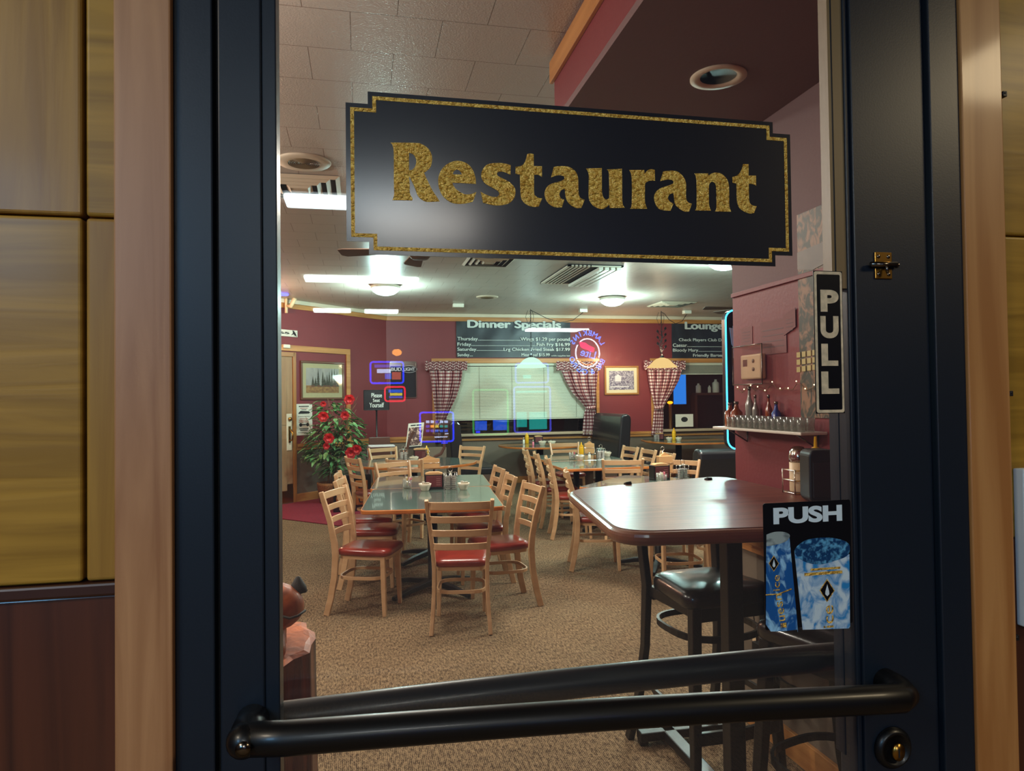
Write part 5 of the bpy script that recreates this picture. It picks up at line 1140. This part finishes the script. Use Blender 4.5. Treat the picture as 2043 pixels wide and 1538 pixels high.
def squeeze(loc, lab, mt='mustard', hh=.19, r=.031, name='mustard_bottle', grp='yellow squeeze bottles'):
    t = thing(name, lab, 'squeeze bottle', loc, 0, grp)
    m = MB(); m.lathe([(r * .95, 0), (r, .006), (r, hh * .66), (r * .9, hh * .72), (r * .8, hh * .73), (0, hh * .73)], seg=20); m.build('bottle_body', mt, t)
    m = MB(); m.lathe([(r * .84, hh * .73), (r * .84, hh * .80), (r * .3, hh * .83), (r * .2, hh), (0, hh)], seg=18); m.build('nozzle', mt, t)
def shaker(loc, lab, col='clear_glass', fill='paper', hh=.085):
    t = thing('shaker', lab, 'shaker', loc, 0, 'salt and pepper shakers')
    m = MB(); m.lathe([(.018, 0), (.02, .004), (.016, hh * .7), (0, hh * .7)], seg=12); m.build('shaker_glass', fill, t); m = MB(); m.lathe([(.0175, hh * .7), (.0175, hh * .86), (.012, hh), (0, hh)], seg=12); m.build('shaker_cap', 'chrome', t)
L = 'on the long green table'
sugar(tz(812, 974), 'glass of sugar packets at the left on the long green table'); napkin(tz(866, 975), 'black napkin dispenser with maroon card on the long green table', a5)
bowl(tz(848, 979), 'white creamer bowl in front of the dispenser on the long green table', .058); jelly(tz(899, 976), 'wire rack of jelly packs on the long green table', .15); bowl(tz(925, 977), 'white creamer bowl right of the jelly rack on the long green table', .056)
kraft(tz(856, 936), 'stack of kraft napkins at the near edge of the round table', .1, .24, .12)
napkin(tz(838, 918), 'black napkin dispenser on the round table', .05, s=1.05); jelly(tz(805, 920), 'wire rack of jelly packs at the left on the round table', .15); bowl(tz(826, 922), 'white creamer bowl with packets on the round table', .062)
kraft(tz(853, 920), 'metal-handled caddy beside the dispenser on the round table', 0, .07, .05)
squeeze(Vector((.87, 9.75, .76)) , 'yellow squeeze bottle behind the dispenser on the round table', hh=.17)
bowl(tz(1157, 918), 'white creamer bowl beside the yellow bottle on the right-hand table', .058); squeeze(tz(1160, 912), 'yellow squeeze bottle standing on the right-hand table', hh=.2, r=.032); sugar(tz(1142, 917), 'glass of packets at the left on the right-hand table')
shaker(tz(1176, 915), 'salt shaker behind the bowl on the right-hand table'); shaker(tz(1187, 916), 'pepper shaker next to the jelly rack on the right-hand table', fill='basket'); jelly(tz(1199, 918), 'tall wire rack of jelly packs on the right-hand table', .15); bowl(tz(1212, 911), 'white creamer bowl right of the jelly rack on the right-hand table', .055)
kraft(tz(1176, 906), 'ring-topped caddy of kraft napkins on the right-hand table', -.3, .14, .15)
napkin(tz(1316, 957), 'black napkin dispenser with maroon card on the diamond-set table', .15, s=1.05); sugar(tz(1320, 962), 'glass of pink and white packets on the diamond-set table', .05); jelly(tz(1362, 960), 'wire rack of jelly packs on the diamond-set table', .15)
kraft(tz(1326, 946), 'ring-topped caddy of kraft napkins behind the dispenser', .1, .16, .19)
bowl(Vector((2.98, 11.62, .76)), 'left white creamer bowl on the oval booth table', .068); bowl(Vector((3.14, 11.60, .76)), 'right white creamer bowl on the oval booth table', .068); squeeze(Vector((2.86, 12.25, .76)), 'yellow squeeze bottle on the oval booth table', hh=.2, r=.034)
shaker(Vector((2.78, 12.15, .76)), 'salt shaker on the oval booth table', hh=.12); shaker(Vector((2.84, 11.7, .76)), 'second shaker beside the bowls on the oval booth table', fill='packet_pink', hh=.1); napkin(Vector((3.08, 12.3, .76)), 'dark napkin dispenser on the oval booth table', s=.9)
jelly(Vector((5.2, 12.0, .76)), 'wire rack of jelly packs on the right-hand booth table', .15); bowl(Vector((5.40, 11.9, .76)), 'left creamer bowl on the right-hand booth table', .06); bowl(Vector((5.56, 11.85, .76)), 'right creamer bowl on the right-hand booth table', .06); squeeze(Vector((5.63, 12.2, .76)), 'yellow squeeze bottle on the right-hand booth table', hh=.22, r=.036); napkin(Vector((5.36, 12.25, .76)), 'dark napkin dispenser on the right-hand booth table', s=.9)
# tall table things
p = tz(1594, 984, ZT); t = thing('sugar_shaker', 'cream sugar pourer with chrome top in a wire caddy on the tall table', 'shaker', p)
k = 1.0
m = MB(); m.lathe([(.032, .006), (.035, .012), (.035, .13), (0, .13)], seg=28); m.build('jar', 'ivory', t); m = MB(); m.lathe([(.037, .128), (.037, .15), (.033, .172), (.02, .188), (0, .192)], seg=28); m.build('chrome_top', 'chrome', t)
m = MB()
for z in (.005, .055, .095): m.tube([(x, y, z) for x, y in rrect(-.045, .042, -.042, .042, .008, 3)], .0024, 6, closed=True)
for x in (-.045, .042):
    for y in (-.042, .042): m.tube([(x, y, 0), (x, y, .1)], .0024, 6)
m.build('wire_caddy', 'chrome', t)
p = (1.665, 2.36, ZT); t = thing('napkin_dispenser', 'upright dark napkin dispenser standing on the tall table', 'napkin dispenser', p, -.25, 'black napkin dispensers')
m = MB(); m.prism(rrect(-.052, .052, 0, .195, .025, 5), -.05, .05, fr=FR()); m.build('case', 'napkin_black', t, bevel=.006); m = MB(); m.fbox(FR((0, -.052, 0)), -.04, .04, .02, .15, -.002, .002); m.build('face_plate', 'black_vinyl', t, bevel=.003)
kq = tz(1655, 975, ZT)
t = thing('kraft_caddy', 'kraft napkins standing behind the dispenser on the tall table', 'napkin caddy', (1.745, 2.30, ZT)); m = MB(); m.prism([(-.03, 0), (.05, 0), (.05, .2), (.01, .22), (-.03, .15)], -.04, .04, fr=FR((0, 0, 0), (0, -1, 0))); m.build('napkin_stack', 'kraft', t, bevel=.006)
squeeze((1.725, 2.46, ZT), 'yellow squeeze bottle behind the dark dispenser on the tall table', hh=.235, r=.024)

# ================================================================== FLOOR THINGS
m = MB(); P = [FD(a, 0, cc) for a, cc in ((-3.2, .04), (-1.55, .04), (-1.55, 2.25), (-3.2, 2.25))]
m.prism([(q.x, q.y) for q in P], 0.001, .012); tag(m.build('floor_mat', 'rug', bevel=.003), 'dark pink door mat on the carpet by the diagonal wall', 'mat')
# hibiscus
pf = atZ(660, 1004, 0); t = thing('potted_hibiscus', 'tall artificial hibiscus with red flowers in a basket pot', 'plant', (pf.x, pf.y, 0))
m = MB(); m.lathe([(.14, 0), (.16, .02), (.2, .28), (.205, .32), (.18, .32), (.17, .28), (0, .28)], seg=24); m.build('basket_pot', 'basket', t)
rn = random.Random(11); m = MB(); tips = []
def stem(p, d, r, dep):
    pts = [p]; q = p.copy()
    for k in range(4): d = (d + Vector((rn.uniform(-.2, .2), rn.uniform(-.2, .2), rn.uniform(-.02, .18)))).normalized(); q = q + d * (.17 if dep == 0 else .10); pts.append(q.copy())
    m.tube(pts, [r, r * .9, r * .8, r * .65, r * .5], 6)
    tips.extend(pts[1:] if dep else pts[2:])
    if dep < 2:
        for k in range(3 if dep == 0 else 2): stem(pts[rn.choice([2, 3, 4])], (d + Vector((rn.uniform(-1, 1), rn.uniform(-1, 1), rn.uniform(0, .6)))).normalized(), r * .5, dep + 1)
for k in range(3): stem(Vector((rn.uniform(-.04, .04), rn.uniform(-.04, .04), .28)), Vector((rn.uniform(-.12, .2), rn.uniform(-.1, .1), 1)).normalized(), .02, 0)
m.build('stem', 'bark', t)
m = MB()
def leaf(mb, p, d, ln, wd):
    d = d.normalized(); s = d.cross(Vector((0, 0, 1)));
    if s.length < .1: s = Vector((1, 0, 0))
    s.normalize(); n = s.cross(d); V = []
    for f, w_ in ((0, .05), (.25, .8), (.5, 1), (.75, .6), (1, .02)):
        c = p + d * ln * f + Vector((0, 0, -ln * .35 * f * f)); V += [c - s * wd * w_ / 2 + n * .006, c - n * .004, c + s * wd * w_ / 2 + n * .006]
    mb.add(V, [(i * 3 + j, i * 3 + j + 1, i * 3 + j + 4, i * 3 + j + 3) for i in range(4) for j in range(2)])
cen = [(.02, 1.42, .30), (.10, 1.18, .34), (.16, .92, .40), (.05, .68, .36), (-.06, 1.05, .3), (.2, 1.05, .35), (.28, .78, .22), (-.15, .75, .26), (.12, .52, .2)]
for i in range(620):
    cx_, cz_, r_ = rn.choice(cen); a = rn.uniform(0, 2 * math.pi); el = rn.uniform(-.9, 1); rr = r_ * rn.uniform(.35, 1) ** .7
    p = Vector((cx_ + rr * math.cos(a) * .9 * math.sqrt(1 - el * el * .6), rr * math.sin(a) * .8, cz_ + rr * el * .62)); leaf(m, p, Vector((math.cos(a), math.sin(a), rn.uniform(-.5, .7))), rn.uniform(.10, .17), rn.uniform(.05, .075))
lf = m.build('foliage', 'leaf', t); lf['kind'] = 'stuff'
for px, py, s in ((697, 797, 1.1), (645, 831, 1.1), (688, 829, .9), (656, 874, 1.1), (651, 890, .7), (700, 903, 1.2), (711, 897, 1.1), (645, 806, .6), (703, 930, .8)):
    q = atY(px, py, pf.y - .42); q = Vector((q.x - pf.x, -.42, q.z)); s *= 1.25; m = MB()
    def petal(a, tilt, R_):
        d = Vector((math.cos(a), -tilt, math.sin(a))).normalized(); sd = Vector((-math.sin(a), 0, math.cos(a))); c_ = q + d * R_ * .55; nn = d.cross(sd)
        V = [c_ + nn * .004 * s] + [c_ + d * R_ * .5 * math.cos(w) + sd * R_ * .48 * math.sin(w) + nn * R_ * .12 * math.sin(3 * w + a) for w in [i * math.pi / 5 for i in range(10)]]
        m.add(V, [(0, 1 + i, 1 + (i + 1) % 10) for i in range(10)], True)
    for k in range(6): petal(k * math.pi / 3 + rn.uniform(-.2, .2), .35, .06 * s)
    for k in range(5): petal(k * 1.25 + .3, 1.1, .045 * s)
    m.build('flower', 'petal', t)
# dark tub and colourful crate behind chair
t = thing('display_crate', 'dark crate with orange cards behind the chair by the potted plant', 'crate', (-.12, 10.3, 0), .1)
m = MB(); m.box(-.28, .24, -.1, .14, 0, .52); m.build('crate_body', 'screen_dark', t, bevel=.01)
for k, (x, z) in enumerate(((-.24, .08), (-.24, .26), (.02, .30), (.03, .10))):
    m = MB(); m.box(x, x + .17, -.112, -.1, z, z + .14); o = m.build('orange_card', 'mach_card' if 'mach_card' in M else 'table_edge', t, bevel=.004)
    m = MB(); m.tube([(x + .04, -.115, z + .09), (x + .05, -.115, z + .04), (x + .10, -.115, z + .04), (x + .11, -.115, z + .1)], .009, 6); m.build('card_mark', 'ink', o)
# high chair with white tray
hp = atZ(762, 890, .90); t = thing('high_chair', 'dark wooden high chair with a white tray behind the round table', 'high chair', (hp.x, hp.y + .25, 0), .05)
m = MB(); m.prism(rrect(-.19, .19, -.14, .14, .04), .875, .9); m.build('tray', 'tan_tray', t, bevel=.008)
m = MB(); m.box(-.15, .15, .08, .40, .60, .63); m.build('seat', 'dark_wood', t, bevel=.006)
for x in (-.17, .17):
    for y in (-.05, .42): m = MB(); m.tube([(x * 1.25, y * 1.1, 0), (x, y, .87)], .017, 8); m.build('leg', 'dark_wood', t)
m = MB(); m.box(-.16, .16, .38, .41, .70, 1.0); m.build('backrest', 'dark_wood', t, bevel=.01)
# bentwood booster with curved arms
bp_ = atY(842, 880, 10.6); t = thing('high_chair', 'brown bentwood high chair with upswept arms behind the round table', 'high chair', (bp_.x, 10.6, 0))
for px0, pts in ((0, ((806, 912), (812, 897), (816, 880), (822, 866), (826, 860))), (1, ((866, 912), (880, 905), (886, 893), (886, 878), (890, 866)))):
    q = [atY(a, b, 10.6) for a, b in pts]; q = [Vector((v.x - bp_.x, 0, v.z)) for v in q]; m = MB(); m.tube(q, .01, flat=(.04, .055), up=(0, 1, 0)); m.build('arm', 'dark_wood', t, bevel=.008)
m = MB(); m.box(-.26, .22, -.02, .3, .55, .6); m.build('seat', 'dark_wood', t, bevel=.008)
for x in (-.24, .2):
    for y in (0, .27): m = MB(); m.tube([(x * 1.15, y * 1.1, 0), (x, y, .56)], .02, 8); m.build('leg', 'dark_wood', t)
# low ledge and menu card
lx0, lx1 = atY(826, 893, 11.35).x, atY(890, 893, 11.35).x
struct(MB().box(lx0, lx1, 11.3, 11.42, 0, .80).build('wall_low', 'wainscot', bevel=.006), 'low ledge wall beside the booth')
A_ = bk(808, 889, 11.5); B_ = bk(838, 843, 11.5); SM = FR((0, 11.5, 0), (1, 0, 0), (.12, .12, 1))
t = thing('menu_board', 'leaning menu card with food photos behind the round table', 'menu', (A_[0], 11.5, .8))
a0, a1, b0, b1 = A_[0], A_[0] + .27, .815, B_[1]; MFm = FR((a0, 11.33, .815), (1, 0, .06), (.14, .18, 1)); hh = b1 - .815
mat('food_print', (70, 34, 32), .4, col2=(206, 170, 150), nscale=(22, 22, 22), nd=5, dist=1, ramp=(.5, .62))
under(t, MB().fbox(MFm, 0, .25, 0, hh, -.006, 0).build('card', 'paper')); under(t, MB().fbox(MFm, .015, .235, .015, hh * .82, 0, .002).build('food_photos', 'food_print'))
m = MB(); m.fbox(MFm, .04, .12, hh * .88, hh * .93, 0, .002); m.fbox(MFm, .13, .21, hh * .88, hh * .93, 0, .002); under(t, m.build('heading', 'ink')); under(t, MB().fbox(MFm, .02, .23, -.03, .0, -.03, .02).build('stand_foot', 'black_metal'))
# carved log animal
t = thing('carved_bear', 'carved wooden bear on a log stump at the lower left behind the door', 'sculpture', (-.36, 2.5, 0))
m = MB(); n = 26; P = []; hts = [0, .1, .25, .4, .55, .68, .735]; rn = random.Random(5); prof = [.205 + .012 * math.sin(i * 2.7) + .006 * math.sin(i * 5.1) for i in range(n)]
for z in hts:
    for i in range(n): a = 2 * math.pi * i / n; r = prof[i] * (1.03 - .05 * z); P.append((r * math.cos(a), r * math.sin(a), z + (.03 * math.sin(a + .6) if z > .7 else 0)))
m.add(P, [(k * n + i, k * n + (i + 1) % n, (k + 1) * n + (i + 1) % n, (k + 1) * n + i) for k in range(6) for i in range(n)] + [tuple(range(n))[::-1]], True); m.build('log_stump', 'carved_dark', t)
m = MB(); top = P[-n:]; m.add([(x, y, z) for x, y, z in top] + [(x * .9, y * .9, z + .008) for x, y, z in top], [(i, (i + 1) % n, n + (i + 1) % n, n + i) for i in range(n)] + [tuple(range(n, 2 * n))]); m.build('cut_top', 'carved_orange', t)
def skinbody(name, V, E_, Rr, mt, par, sub=2):
    me = bpy.data.meshes.new(name); me.from_pydata(V, E_, []); o = bpy.data.objects.new(name, me); COL.objects.link(o); me.materials.append(M[mt])
    sk = o.modifiers.new('skin', 'SKIN'); sk.use_smooth_shade = True
    for i, r in enumerate(Rr): me.skin_vertices[0].data[i].radius = (r, r) if not isinstance(r, tuple) else r
    me.skin_vertices[0].data[0].use_root = True
    s = o.modifiers.new('sub', 'SUBSURF'); s.levels = sub; s.render_levels = sub; o.parent = par; return o
bx, by = .035, -.02
skinbody('bear_body', [(bx, by, .70), (bx, by, .76), (bx, by - .01, .82), (bx + .03, by - .02, .888), (bx + .08, by - .06, .888), (bx + .118, by - .10, .872), (bx - .08, by - .04, .79), (bx - .10, by - .12, .74), (bx + .05, by - .05, .79), (bx + .06, by - .11, .74), (bx - .04, by + .02, .72), (bx + .05, by + .02, .72)],
    [(0, 1), (1, 2), (2, 3), (3, 4), (4, 5), (1, 6), (6, 7), (1, 8), (8, 9), (0, 10), (0, 11)], [.085, .085, .075, .098, .082, .042, .036, .028, .034, .028, .05, .05], 'carved_orange', t)
for s in (-1, 1):
    m = MB(); c_ = Vector((bx + .055 + s * .062, by - .03, .93 + (.0 if s < 0 else -.005))); m.lathe([(.03, 0), (.026, .018), (.008, .048), (0, .052)], tuple(c_), 12); m.build('ear', 'ear_dark', t)
m = MB(); m.tube([(bx + .075, by - .138, .880), (bx + .10, by - .144, .873), (bx + .125, by - .138, .877), (bx + .146, by - .114, .886)], .004, 6); m.build('mouth_line', 'ear_dark', t)
m = MB(); m.tube([(bx - .03, by - .17, .78), (bx - .045, by - .23, .62), (bx - .05, by - .24, .45)], [.012, .018, .014], 8); m.build('pale_branch', 'carved_pale', t)
m = MB(); pts = [(.212 * math.cos(a), .212 * math.sin(a), .62 - .12 * math.cos(a + .3)) for a in [i * 2 * math.pi / 36 for i in range(36)]]; m.tube(pts, .0035, 6, closed=True); m.build('wire_hoop', 'steel', t)
m = MB(); pts = [];
for i in range(130):
    f = i / 129; q = f * 2 * math.pi * 10; c_ = Vector((.02 + .02 * math.sin(f * 3), -.245, .60 - .20 * f)); pts.append(c_ + Vector((.022 * math.cos(q), .022 * math.sin(q), 0)))
m.tube(pts, .0038, 6); m.build('coil_spring', 'steel', t)
# small plug and cord by the partition
m = MB(); p = fx(1508, 1293); m.fbox(FX, p[0] - .02, p[0] + .02, p[1], p[1] + .07, 0.0005, .006, mi=0); o = m.build('wall_outlet', 'ivory', bevel=.002); tag(o, 'ivory outlet low on the partition wall beside the table column', 'outlet')
q = fx(1522, 1300); m = MB(); m.fbox(FX, q[0] - .01, q[0] + .05, q[1] - .02, q[1] + .05, 0.001, .05); m.tube([FX(q[0], q[1] + .05, .03), FX(q[0] - .03, q[1] + .2, .03), FX(q[0] - .09, q[1] + .32, .015)], .003, 6); tag(m.build('power_adapter', 'cord_black', bevel=.004), 'black power adapter with cord plugged in low on the partition', 'adapter')

# ================================================================== ENTRY SIDE (seen only as reflections in the glass)
GY = 0.8815
def mir(px, py, Yv):
    p = atY(px, py, Yv); return Vector((p.x, 2 * GY - Yv, p.z))
def tube_lamp(x0, y0, x1, z, lab, mname, w_=.05, e=0):
    a = atZ(x0, y0, z); b = atZ(x1, y0, z); ya = 2 * GY - a.y; t = thing('fluorescent_lamp', lab, 'ceiling light', ((a.x + b.x) / 2, ya, 2.75), 0, 'fluorescent strips of the entry hall')
    X0_, X1_ = a.x, b.x; o = MB().box(X0_ - .03, X1_ + .03, ya - w_ - .03, ya + w_ + .03, 2.68, 2.75).build('housing', 'white_plastic'); under(t, o)
    o = MB().box(X0_, X1_, ya - w_, ya + w_, z - .02, 2.68).build('light_tube', mname, bevel=.015); under(t, o)
tube_lamp(568, 399, 850, 2.66, 'fluorescent strip nearest the glass door in the entry hall', 'tube_near', .09); tube_lamp(607, 555, 837, 2.66, 'second fluorescent strip of the entry hall', 'tube', .1)
tube_lamp(625, 619, 700, 2.66, 'left far fluorescent strip of the entry hall', 'tube', .08); tube_lamp(727, 621, 795, 2.66, 'middle far fluorescent strip of the entry hall', 'tube', .08); tube_lamp(1050, 658, 1175, 2.66, 'farthest fluorescent strip of the entry hall', 'tube', .12)
def mframe(mb, pts, r): mb.tube(pts, r, 8, closed=True)
YV = 8.6
def rect(x0, y0, x1, y1, Yv=YV): 
    a = mir(x0, y0, Yv); b = mir(x1, y1, Yv); return (min(a.x, b.x), max(a.x, b.x), min(a.z, b.z), max(a.z, b.z), a.y)
def machine(lab, cab, scr):
    x0, x1, y0, y1, yy = rect(*cab); t = thing('slot_machine', lab, 'gaming machine', ((x0 + x1) / 2, yy, 0), 0, 'gaming machines in the entry hall')
    under(t, MB().box(x0, x1, yy - .6, yy - .02, 0, y1).build('cabinet', 'led_black', bevel=.02))
    for (r, fm, sm, sq) in scr:
        a0, a1, b0, b1, yy = rect(*r); K = FR((0, yy, 0), (-1, 0, 0)); fm and under(t, (lambda m: (m.tube([(x, yy - .005, z) for x, z in rrect(a0, a1, b0, b1, .03, 3)], .012, 6, closed=True), m)[1])(MB()).build('light_frame', fm))
        if sm: under(t, MB().box(a0 + .03, a1 - .03, yy - .02, yy - .012, b0 + .03, b1 - .03).build('screen', sm))
        for (qx, qy, qx1, qy1, mm) in sq:
            c0_, c1_, d0_, d1_, yy2 = rect(qx, qy, qx1, qy1); under(t, MB().box(c0_, c1_, yy2 - .012, yy2 - .006, d0_, d1_).build('lit_symbol', mm, bevel=.004))
machine('gaming machine with blue-edged red picture screen', (732, 716, 812, 900), [((739, 722, 805, 764), 'mach_blue', None, [(747, 727, 800, 733, 'mach_purple'), (752, 736, 780, 744, 'mach_white'), (768, 745, 781, 756, 'mach_screen'), (782, 742, 800, 757, 'mach_art')]), ((768, 772, 808, 800), 'mach_red', None, [(775, 777, 803, 783, 'mach_screen'), (778, 784, 803, 789, 'mach_yellow'), (776, 790, 803, 794, 'mach_purple')])])
syms = []
for r_, (yy_, cols) in enumerate(((839, ['mach_white', 'mach_white', 'mach_purple', 'mach_white', 'mach_white']), (848, ['mach_purple', 'mach_amber', 'mach_yellow', 'mach_teal', 'mach_teal']), (857, ['mach_purple', 'mach_purple', 'mach_screen', 'mach_screen', 'mach_screen']))):
    for c_, mm in enumerate(cols): syms.append((850 + c_ * 9.2, yy_, 857 + c_ * 9.2, yy_ + 5, mm))
syms += [(867, 871, 894, 872.5, 'mach_white'), (880, 883, 894, 885, 'mach_blue'), (888, 864, 895, 866, 'mach_white')]
machine('gaming machine with rows of coloured symbols', (828, 815, 912, 900), [((838, 823, 905, 880), 'mach_blue', None, syms), ((834, 819, 908, 821), None, None, [])])
machine('gaming machine with tall pale blue screens', (1020, 722, 1104, 880), [((1029, 725, 1094, 763), 'mach_purple', None, [(1044, 748, 1060, 755, 'mach_teal')]), ((1026, 772, 1099, 861), 'mach_purple', None, [(1031, 822, 1052, 852, 'mach_teal'), (1056, 822, 1092, 856, 'mach_teal'), (1030, 780, 1092, 783, 'mach_teal')])])
machine('gaming machine with green light frame', (940, 770, 1018, 880), [((944, 778, 1014, 866), 'mach_green', None, [(948, 840, 972, 858, 'mach_screen'), (984, 838, 1012, 858, 'mach_screen'), (950, 860, 958, 864, 'mach_blue')])])
# neon sign
t = thing('neon_sign', 'round blue LAMBKINS BAR and CASINO neon sign in the entry hall', 'neon sign', mir(1173, 702, YV))
cN = mir(1172.5, 704, YV); e_ = mir(1173 + 23, 704, YV); rN = abs(e_.x - cN.x); NF = FR(cN, (-1, 0, 0))     # faces the glass
under(t, MB().lathe([(rN * 1.9, -.09), (rN * 1.9, -.07), (0, -.07)], seg=40, axis=lambda x, y, z: NF(x, y, z)).build('backing', 'led_black'))
def arc(a0, a1, r, n=24, sx=1, sy=1.15): return [NF(r * sx * math.cos(math.radians(a0 + (a1 - a0) * i / n)), r * sy * math.sin(math.radians(a0 + (a1 - a0) * i / n)), 0) for i in range(n + 1)]
def ntube(pts, mt, r=.009): under(t, (lambda m: (m.tube(pts, r, 6), m)[1])(MB()).build('neon_tube', mt))
ntube(arc(50, 200, rN), 'neon_white'); ntube(arc(215, 330, rN), 'neon_white'); ntube(arc(-25, 35, rN), 'neon_white'); ntube(arc(200, 320, rN * .84), 'neon_orange', .007)
ntube([NF(-rN * .55, rN * .30, 0), NF(-rN * .1, rN * .5, 0), NF(rN * .3, rN * .75, 0), NF(rN * .6, rN * .8, 0), NF(rN * .5, rN * .55, 0), NF(0, rN * .35, 0), NF(-rN * .5, rN * .15, 0)], 'neon_pink', .02)
m = MB(); put_text(m, NF, 0, -rN * .35, 0, 'Lite', rN * .9, rot=.25, bold=.0, depth=.004); under(t, m.build('neon_letters', 'neon_blue'))
for word, a_start, a_end, flip in (('LAMBKINS', 150, 32, False), ('BAR & CASINO', 205, 340, True)):
    n = len(word)
    for i, ch in enumerate(word):
        if ch == ' ': continue
        a = math.radians(a_start + (a_end - a_start) * i / (n - 1)); rr = rN * 1.42
        m = MB(); rot = a - math.pi / 2 if not flip else a + math.pi / 2
        off = -.3 * rN * .55
        cx_ = rr * math.cos(a); cy_ = rr * 1.12 * math.sin(a)
        put_text(m, NF, cx_ + (off * -math.sin(rot)), cy_ + off * math.cos(rot), 0, ch, rN * .60, rot=rot, bold=.0, depth=.004); under(t, m.build('neon_letter', 'neon_blue'))
# small wall lamp of the hall, then added unseen lamps
for px, py, Yv, r in ((792, 703, 8.8, .06),):
    q = mir(px, py, Yv); t = thing('wall_sconce', 'small warm wall lamp in the entry hall', 'lamp', q); under(t, MB().ball(q, (r, r * .6, r * .7), 12, 8).build('glowing_shade', 'mach_amber'))
lamp('AREA', (-1.4, -.5, 2.70), 17, (1.0, .84, .62), .5); lamp('AREA', (2.3, -.35, 2.70), 11, (1.0, .80, .50), .5)  # added unseen warm lamps that brighten the door side
lamp('AREA', (.36, -2.84, 2.70), 20, (1.0, .95, .86), .7, sizey=.3)  # added unseen lamp, placed for the soft highlight on the sign
lamp('AREA', (-1.6, -1.6, 2.3), 14, (.25, .6, 1.0), .6, rot=(math.radians(55), 0, math.radians(-20)))  # added unseen blue lamp for a screen-like glow on the door frame

# things behind the dark right-hand window, standing for room reflections in its glass
def wnd(px, py): return bk(px, py, YB + .3)
WN = FR((0, YB + .3, 0))
a0, b1 = wnd(1343, 746); a1, b0 = wnd(1369, 806)
t = thing('television', 'tilted blue television screen standing for a reflection in the right-hand window', 'television', (a0, YB + .3, b0)); under(t, MB().fbox(WN, a0 - .03, a1 + .03, b0 - .03, b1 + .03, -.05, 0).build('case', 'screen_dark', bevel=.008)); under(t, MB().fbox(WN, a0, a1, b0, b1, 0, .006).build('screen', 'tv_blue'))
a0, b1 = wnd(1384, 780); a1, b0 = wnd(1440, 788); t = thing('reflection_shelf', 'brown shelf standing for a reflection in the right-hand window', 'shelf', (a0, YB + .3, b0)); under(t, MB().fbox(WN, a0, a1 + .3, b0, b0 + .05, -.1, .08).build('shelf_board', 'dark_wood', bevel=.004)); under(t, MB().fbox(WN, a0, a0 + .05, 0, b0, -.15, .05).build('bracket', 'dark_wood'))
for k, (x0_, y0_, x1_) in enumerate(((1387, 765, 1397), (1411, 769, 1417), (1420, 757, 1433))):
    p0_, q1 = wnd(x0_, y0_); p1_, q0_ = wnd(x1_, 783); r_ = (p1_ - p0_) / 2; m = MB(); m.lathe([(r_ * .95, 0), (r_, .01), (r_, (q1 - b0 - .05) * .75), (r_ * .4, (q1 - b0 - .05) * .85), (r_ * .4, (q1 - b0 - .05)), (0, (q1 - b0 - .05))], seg=14)
    o = m.build('jug', 'white_plastic', loc=((p0_ + p1_) / 2, YB + .27, b0 + .05)); tag(o, ('left white jug', 'small middle white jug', 'tall right white jug')[k] + ' on the shelf standing for a reflection in the window', 'jug', 'white jugs standing for reflections in the window')
a0, b1 = wnd(1336, 826); a1, b0 = wnd(1371, 850); t = thing('reflection_card', 'white card with a round dark emblem standing for a reflection in the right-hand window', 'card', (a0, YB + .02, b0)); 
W3 = FR((0, YB + .03, 0)); under(t, MB().fbox(W3, a0, a1, max(b0, .94), b1, -.01, 0).build('card', 'paper')); m = MB(); m.prism([((a0 + a1) / 2 + .07 * math.cos(i * .4), (b0 + b1) / 2 + .02 + .05 * math.sin(i * .4)) for i in range(16)], 0, .003, fr=W3); under(t, m.build('emblem', 'ink'))
q = (wnd(1336, 803)[0], wnd(1336, 803)[1]); t = thing('reflection_lamp', 'small amber lamp standing for a reflection in the right-hand window', 'lamp', (q[0], YB + .3, q[1])); under(t, MB().ball((q[0], YB + .28, q[1]), (.06, .04, .03), 12, 8).build('reflection_lamp_shade', 'reflection_amber')); under(t, MB().tube([(q[0], YB + .28, q[1] - .03), (q[0], YB + .28, 0)], .03, 10).build('stand', 'frame_gold'))
